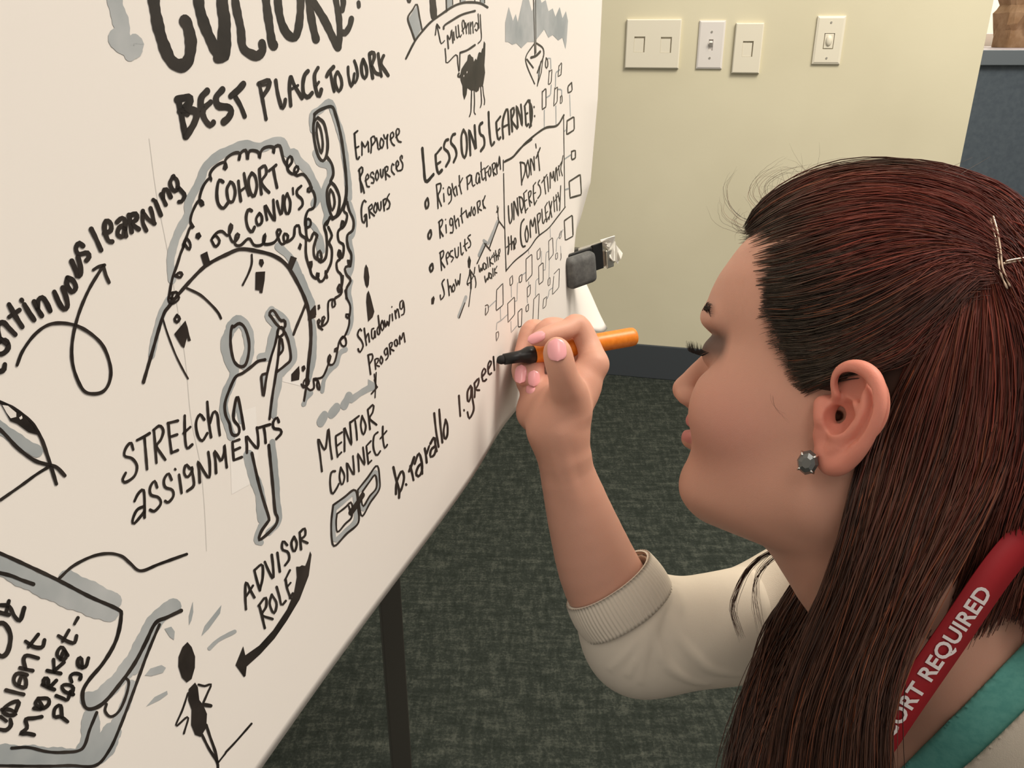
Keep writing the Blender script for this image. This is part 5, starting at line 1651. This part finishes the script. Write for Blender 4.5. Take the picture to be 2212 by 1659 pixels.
def strands(guides, N, rad, jn, jw, spread_end=.0, out=None, depth=(0, .01), wave=.0012, seed=1, trim=.25):
    r = np.random.default_rng(seed); Gd = np.array(guides); ng, m, _ = Gd.shape
    q = r.uniform(0, ng-1-1e-6, N); i = q.astype(int); f = (q-i)[:, None, None]; f = f*f*(3-2*f)*.3+f*.7
    Pp = Gd[i]*(1-f)+Gd[i+1]*f                               # N,m,3
    # clumps: strands drift towards a neighbouring lock
    ql = np.round(q*9)/9+.02*r.standard_normal(N); ql = np.clip(ql, 0, ng-1-1e-6); il = ql.astype(int); fl = (ql-il)[:, None, None]
    Pl = Gd[il]*(1-fl)+Gd[il+1]*fl; tt = np.linspace(0, 1, m)[None, :, None]; Pp = Pp*(1-.55*tt)+Pl*.55*tt
    d = r.uniform(depth[0], depth[1], N)[:, None, None]; ax_dir = np.array([0, 0, 1.0])
    c = c2head(Pp); outw = c-EC; outw[..., 1] *= .6; outw /= np.linalg.norm(outw, axis=-1, keepdims=True)
    outc = outw@HM if out is None else np.broadcast_to(np.array(out, float), Pp.shape)
    Pp = Pp-outc*d
    Pp = Pp+r.standard_normal((N, 1, 3))*jn+r.standard_normal((N, 1, 3))*jw*tt**1.5
    ph = r.uniform(0, 6.28, (N, 1, 3)); fr = r.uniform(2, 5, (N, 1, 3)); Pp = Pp+wave*np.sin(tt*fr*2+ph)*np.sin(tt*3.14)
    if trim: # random start/end
        a = r.uniform(0, 1, N)**2*trim*.5; b = 1-r.uniform(0, trim, N)**1.0*.6; b[r.random(N) < .6] = 1
        w = (a[:, None]+(b-a)[:, None]*np.linspace(0, 1, m)[None])*(m-1); j = np.clip(w.astype(int), 0, m-2); fr2 = (w-j)[..., None]
        n_ = np.arange(N)[:, None]; Pp = Pp[n_, j]*(1-fr2)+Pp[n_, j+1]*fr2
    R_ = rad*(.6+.8*r.random(N))
    return Pp, R_, q
def tubes(Pp, R_, taper=.5):
    N, m, _ = Pp.shape; Tg = np.gradient(Pp, axis=1); Tg /= np.linalg.norm(Tg, axis=-1, keepdims=True)+1e-12
    a = np.cross(Tg, np.array([.21, .37, .9])); a /= np.linalg.norm(a, axis=-1, keepdims=True)+1e-12; b = np.cross(Tg, a)
    tt = np.linspace(0, 1, m); prof = (1-taper*tt**3)*np.clip(tt*12+.3, 0, 1); rr_ = (R_[:, None]*prof[None])[..., None]
    V = np.stack([Pp+(a*math.cos(k*2.0944)+b*math.sin(k*2.0944))*rr_ for k in range(3)], 2).reshape(-1, 3)
    base = (np.arange(N)[:, None]*m+np.arange(m-1)[None]).ravel()*3; F = []
    for k in range(3): k2 = (k+1) % 3; F.append(np.stack([base+k, base+k2, base+3+k2, base+3+k], 1))
    return V, np.vstack(F)
DARK = np.array([.048, .036, .023]); RED = np.array([.190, .036, .022]); BRN = np.array([.066, .027, .015]); COP = np.array([.26, .075, .03])
def hcol(Pp, kind, seed):
    r = np.random.default_rng(seed); N, m, _ = Pp.shape; L = c2head(Pp)*100; f, u = L[..., 0], L[..., 1]
    n1 = r.standard_normal((N, 1))
    if kind == 'crown':
        red = 1/(1+np.exp(-((1.2-f)*.60+(u-9.0)*.50+n1*1.1)))
        top = np.clip((u-14.2)/1.2, 0, 1)*np.clip((f+4)/4, 0, 1); red = red*(1-.8*top)
        c = DARK*(1-red[..., None])+RED*red[..., None]
        dk = np.exp(-((u-5.5-(2-f)*.25)/1.3)**2)*.6; c = c*(1-dk[..., None])+DARK*.7*dk[..., None]
    elif kind == 'hang':
        red = 1/(1+np.exp(-((u-2)*.20-(f+5)*.35+n1*1.0))); c = BRN*(1-red[..., None])+RED*.85*red[..., None]
    else:
        c = np.broadcast_to(BRN*.9, Pp.shape).copy()
    sp = r.random((N, 1, 1)); c = np.where(sp > .93, c*.4+COP*.6, c); c = np.where(sp < .15, c*.5, c)
    c = c*np.exp(.28*r.standard_normal((N, 1, 1)))
    return np.repeat(c.reshape(-1, 3), 3, 0)
m_hair = mat('auburn_hair', (.1, .04, .02), .42, .45); vcol(m_hair)
hairE = bpy.data.objects.new('hair', None)
V_all, F_all, C_all, nb_ = [], [], [], 0
def add(Pp, R_, kind, seed, taper=.5):
    global nb_
    V, F = tubes(Pp, R_, taper); V_all.append(V); F_all.append(F+nb_); C_all.append(hcol(Pp, kind, seed)); nb_ += len(V)
def hair_part(name, lab):
    global V_all, F_all, C_all, nb_
    V = np.vstack(V_all); me = mesh_np(name, cam2w(V), np.vstack(F_all)); set_tint(me, np.vstack(C_all)); o = part(name, me, m_hair, person, label=lab, kind='stuff')
    V_all, F_all, C_all, nb_ = [], [], [], 0; return o
def mirror(g): q = c2head(g).copy(); q[..., 2] *= -1; return head2c(q)
Pp, R_, q = strands(crown_g, 6500, .00036, .0010, .0025, depth=(-.001, .005), wave=.0015, seed=3); add(Pp, R_, 'crown', 5)
Pp, R_, q = strands([mirror(g) for g in crown_g], 2600, .00045, .0012, .0025, depth=(-.001, .005), wave=.0015, seed=4); add(Pp, R_, 'crown', 6)
bp_ = [[(2080, 385), (2150, 415), (2210, 470), (2255, 560)], [(2110, 425), (2160, 450), (2210, 505), (2250, 590)], [(2135, 470), (2170, 495), (2210, 545), (2245, 640)], [(2140, 530), (2170, 550), (2200, 600), (2235, 700)], [(2130, 580), (2160, 610), (2190, 660), (2220, 740)]]
Pp, R_, q = strands([resample(crown(g), 12) for g in bp_], 1500, .00036, .0010, .0030, depth=(-.002, .004), wave=.002, seed=33); add(Pp, R_, 'hang', 19)
# both halves meet over the top
tg = [crown_g[0], mirror(crown_g[0])]; Pp, R_, q = strands(tg, 1200, .0004, .0012, .002, depth=(-.002, .004), seed=9); add(Pp, R_, 'crown', 7)
hair_part('swept_back_hair', 'dark rooted red hair swept back from the face')
Pp, R_, q = strands(hang_g, 6500, .00036, .0012, .0045, depth=(-.002, .012), wave=.0030, seed=12, out=(-.2, .1, -1), trim=.08); add(Pp, R_, 'hang', 8)
Pp, R_, q = strands(hang2_g, 3200, .00036, .0012, .0030, depth=(-.001, .010), wave=.0025, seed=16, out=(-.2, .1, -1), trim=.12); add(Pp, R_, 'hang', 18)
mh = [mirror(g) for g in hang_g[2:]+hang2_g]; Pp, R_, q = strands(mh, 1500, .0006, .0015, .004, depth=(0, .01), wave=.003, seed=13); add(Pp, R_, 'hang', 9)
Pp, R_, q = strands(far_g, 2600, .00042, .0014, .006, depth=(0, .012), wave=.0030, seed=14, out=(-.3, .1, -1)); add(Pp, R_, 'far', 10)
# back of the head, between both sides
bk_g = [hang2_g[-1], .5*(hang2_g[-1]+mh[-1])+HF*(-.035), mh[-1]]; Pp, R_, q = strands(bk_g, 1500, .0006, .002, .004, depth=(0, .01), wave=.003, seed=15); add(Pp, R_, 'hang', 11)
hair_part('long_hair', 'long auburn hair falling over the shoulders')
# loose wisps
def wisp(pts, n, j, rad=.00016, seed=1, kind='far', taper=.8):
    g = resample([C3(*p) for p in pts], 16); r = np.random.default_rng(seed)
    Pp = g[None]+r.standard_normal((n, 1, 3))*j*.3+np.cumsum(r.standard_normal((n, 16, 3))*j*.12, 1)*np.linspace(0, 1, 16)[None, :, None]
    add(Pp, np.full(n, rad), kind, seed, taper)
wisp([(1705, 1180, .63), (1660, 1195, .62), (1620, 1225, .61), (1592, 1275, .60), (1582, 1320, .60), (1600, 1375, .60)], 26, .003, .0002, 1)
wisp([(1720, 1190, .63), (1680, 1200, .62), (1640, 1240, .61), (1632, 1290, .60), (1645, 1360, .59)], 14, .004, .00018, 2)
for k in range(46):      # frizz above the forehead
    x0 = rng.uniform(1612, 1760); y0 = np.interp(x0, [1612, 1660, 1700, 1760], [498, 440, 405, 378]); a_ = rng.uniform(-2.6, -.5); l_ = rng.uniform(15, 75); c_ = rng.normal(0, .9)
    pts = [(x0, y0+4)]
    for q in range(4): a_ += c_*.4; pts.append((pts[-1][0]+l_*.3*math.cos(a_), pts[-1][1]+l_*.3*math.sin(a_)))
    wisp([(a, b, .560+rng.normal(0, .01)) for a, b in pts], 1, .001, .00008, 200+k)
for k, pts in enumerate([[(1630, 480), (1600, 470), (1575, 440), (1570, 400), (1590, 365)], [(1625, 500), (1590, 490), (1560, 470), (1555, 430)], [(1640, 450), (1620, 420), (1640, 380), (1690, 350)],
                         [(1620, 510), (1598, 500), (1585, 478), (1600, 455)], [(1700, 410), (1730, 375), (1790, 350), (1860, 345)], [(1660, 440), (1650, 400), (1690, 370), (1750, 365)], [(1900, 360), (1960, 350), (2030, 362), (2060, 385)]]):
    wisp([(a, b, Zc(a, b) if False else .560) for a, b in pts], 5, .004, .00011, 20+k)
L = []
hx, hyy = [1614, 1626, 1640, 1655, 1680, 1712, 1742, 1790, 1850], [500, 545, 610, 675, 745, 805, 842, 818, 795]
for k in range(900):       # fine soft hairs along the hairline, following the sweep
    t = rng.random()*8; a = np.interp(t, range(9), hx)+rng.normal(0, 5); b = np.interp(t, range(9), hyy)+rng.normal(0, 5)
    dx, dy = (1, -.12) if t < 5.5 else (1, -.35); ln = rng.uniform(30, 90); back = rng.uniform(2, 20)*(1 if t < 6.5 else .4)
    L.append(resample([capP(a-back*dx, b-back*dy+rng.uniform(-3, 5), .975), capP(a, b, .985), capP(a+ln*.5*dx, b+ln*.5*dy-2, 1.0), capP(a+ln*dx, b+ln*dy, 1.008)], 8))
add(np.array(L), np.full(len(L), .00013), 'crown', 90, .6)
for c0_, n_ in (((1760, 700), 40), ((1850, 600), 40), ((1900, 520), 30)):  # stray hairs lying across the sweep
    L = []
    for k in range(n_):
        a = c0_[0]+rng.normal(0, 60); b = c0_[1]+rng.normal(0, 60); an3 = rng.normal(-.25, .22); ln = rng.uniform(80, 220)
        L.append(resample([capP(a, b, 1.0), capP(a+ln*.5*math.cos(an3), b+ln*.5*math.sin(an3)-rng.uniform(0, 10), 1.012), capP(a+ln*math.cos(an3), b+ln*math.sin(an3), 1.0)], 10))
    add(np.array(L), np.full(n_, .00016), 'far', 95, .6)
wisp([(1668, 850, .492), (1672, 875, .490), (1690, 895, .488), (1705, 905, .487)], 3, .003, .00006, 41)
hair_part('loose_wisps', 'fine loose hairs')
# solid underlayer below the strands
m_under = mat('dark_hair_base', (.030, .018, .011), .6, .2); noise_color(m_under, (.02, .012, .008), (.055, .022, .013), 40, 4, .6, stretch=(1, 1, .2))
bm = bmesh.new(); bmesh.ops.create_uvsphere(bm, u_segments=96, v_segments=64, radius=1)
def hairline(y): return np.interp(y*100, [-6, -3, 0, 1.5, 2.4, 4.2, 5.2, 7.4, 9.8, 11.2, 13], [-4.0, -3.4, -2.6, 2.4, 3.5, 4.5, 5.4, 6.1, 7.4, 9.5, 12])/100
dele = []
for v in bm.verts:
    p = np.array([v.co.x, v.co.z, v.co.y])*ER*.955+EC; v.co = Vector(cam2w(head2c(p)))
    if p[0] > hairline(p[1])+.002 or (p[1] < -.045 and p[0] > -.05): dele.append(v)
bmesh.ops.delete(bm, geom=dele, context='VERTS'); bmesh.ops.recalc_face_normals(bm, faces=bm.faces[:])
part('hair_underlayer', from_bm(bm), m_under, person)
def backing(gs, off, name):
    Gd = np.array([resample(g, 24) for g in gs])+np.array(off); fine = []
    for k in range(len(Gd)-1):
        for s in range(4): fine.append(Gd[k]*(1-s/4)+Gd[k+1]*(s/4))
    fine.append(Gd[-1]); Gd = np.array(fine); a, b, _ = Gd.shape; I = np.arange(a*b).reshape(a, b)
    F = np.stack([I[:-1, :-1].ravel(), I[1:, :-1].ravel(), I[1:, 1:].ravel(), I[:-1, 1:].ravel()], 1)
    o = part(name, mesh_np(name, cam2w(Gd.reshape(-1, 3)), F), m_under, person); md = o.modifiers.new('t', 'SOLIDIFY'); md.thickness = .006; md.offset = 0
backing(hang_g, (.003, 0, .011), 'hair_underlayer'); backing(hang2_g, (.003, 0, .010), 'hair_underlayer'); backing(far_g, (.008, 0, .010), 'hair_underlayer')
# eyebrow and lashes
m_lash = mat('dark_lash', (.02, .014, .012), .6, .2)
def hairs(name, L, rad):
    Pp = np.array(L); V, F = tubes(Pp, np.full(len(Pp), rad), .85); part(name, mesh_np(name, cam2w(head2c(Pp.reshape(-1, 3)).reshape(-1, 3)) if False else cam2w(V), F), m_lash, person)
for s in (1, -1):
    L = []
    for k in range(150):
        t = rng.random(); z = s*(.012+.036*t); y0 = .0495+.005*math.sin(t*2.6)-.004*t+rng.uniform(-.0026, .0026); zz = z+s*rng.uniform(.004, .008)
        xs = lambda y, z_: .1092-.0150*(abs(z_)/.046)**1.8-(abs(y-.051)*.35)
        a = (xs(y0, z), y0, z); b = (xs(y0+.002, (z+zz)/2)+.0012, y0+.0022, (z+zz)/2); c = (xs(y0+.002, zz)+.0006, y0+.002, zz)
        L.append(resample([head2c(np.array(q)) for q in (a, b, c)], 6))
    hairs('eyebrow', L[:110], .00016)
    L = []
    for k in range(140):
        t = rng.random(); ang = -1.15+2.3*t; ctr = np.array([.0845, .0235, s*.0325]); rad_ = .0134
        root = ctr+np.array([math.cos(ang)*rad_, -.0005+.002*math.cos(ang), s*math.sin(ang)*rad_]); dirn = np.array([math.cos(ang), 0, s*math.sin(ang)]); ln = rng.uniform(.008, .0135)
        mid = root+dirn*ln*.6+np.array([0, -.0028, 0]); tip = root+dirn*ln*.9+np.array([0, rng.uniform(.0, .005), rng.uniform(-.001, .001)])
        L.append(resample([head2c(q) for q in (root, mid, tip)], 8))
    hairs('eyelashes', L, .00017)
# ---------------- hairpins ----------------
def pin(pts, lab):
    c = catmull([capP(a, b, 1.035) for a, b in pts], 8); w = [Vector(v) for v in cam2w(c)]; o = empty('hairpin', lab, 'hairpin', w[len(w)//2])
    w2 = [p+Vector((.0012, 0, .0014)) for p in w]; part('prong', from_bm(tube_bm(w, [.0007+.0002*math.sin(i*1.3) for i in range(len(w))], 8)), m_pin, o); part('prong', from_bm(tube_bm(w2, .0006, 8)), m_pin, o)
m_pin = mat('pin_metal', (.55, .42, .32), .3, .5, .9)
pin([(2139, 472), (2148, 505), (2155, 545), (2160, 585), (2176, 625)], 'long bronze hairpin standing upright in the red hair')
pin([(2166, 570), (2185, 566), (2205, 563), (2228, 562)], 'short bronze hairpin lying level at the right edge')
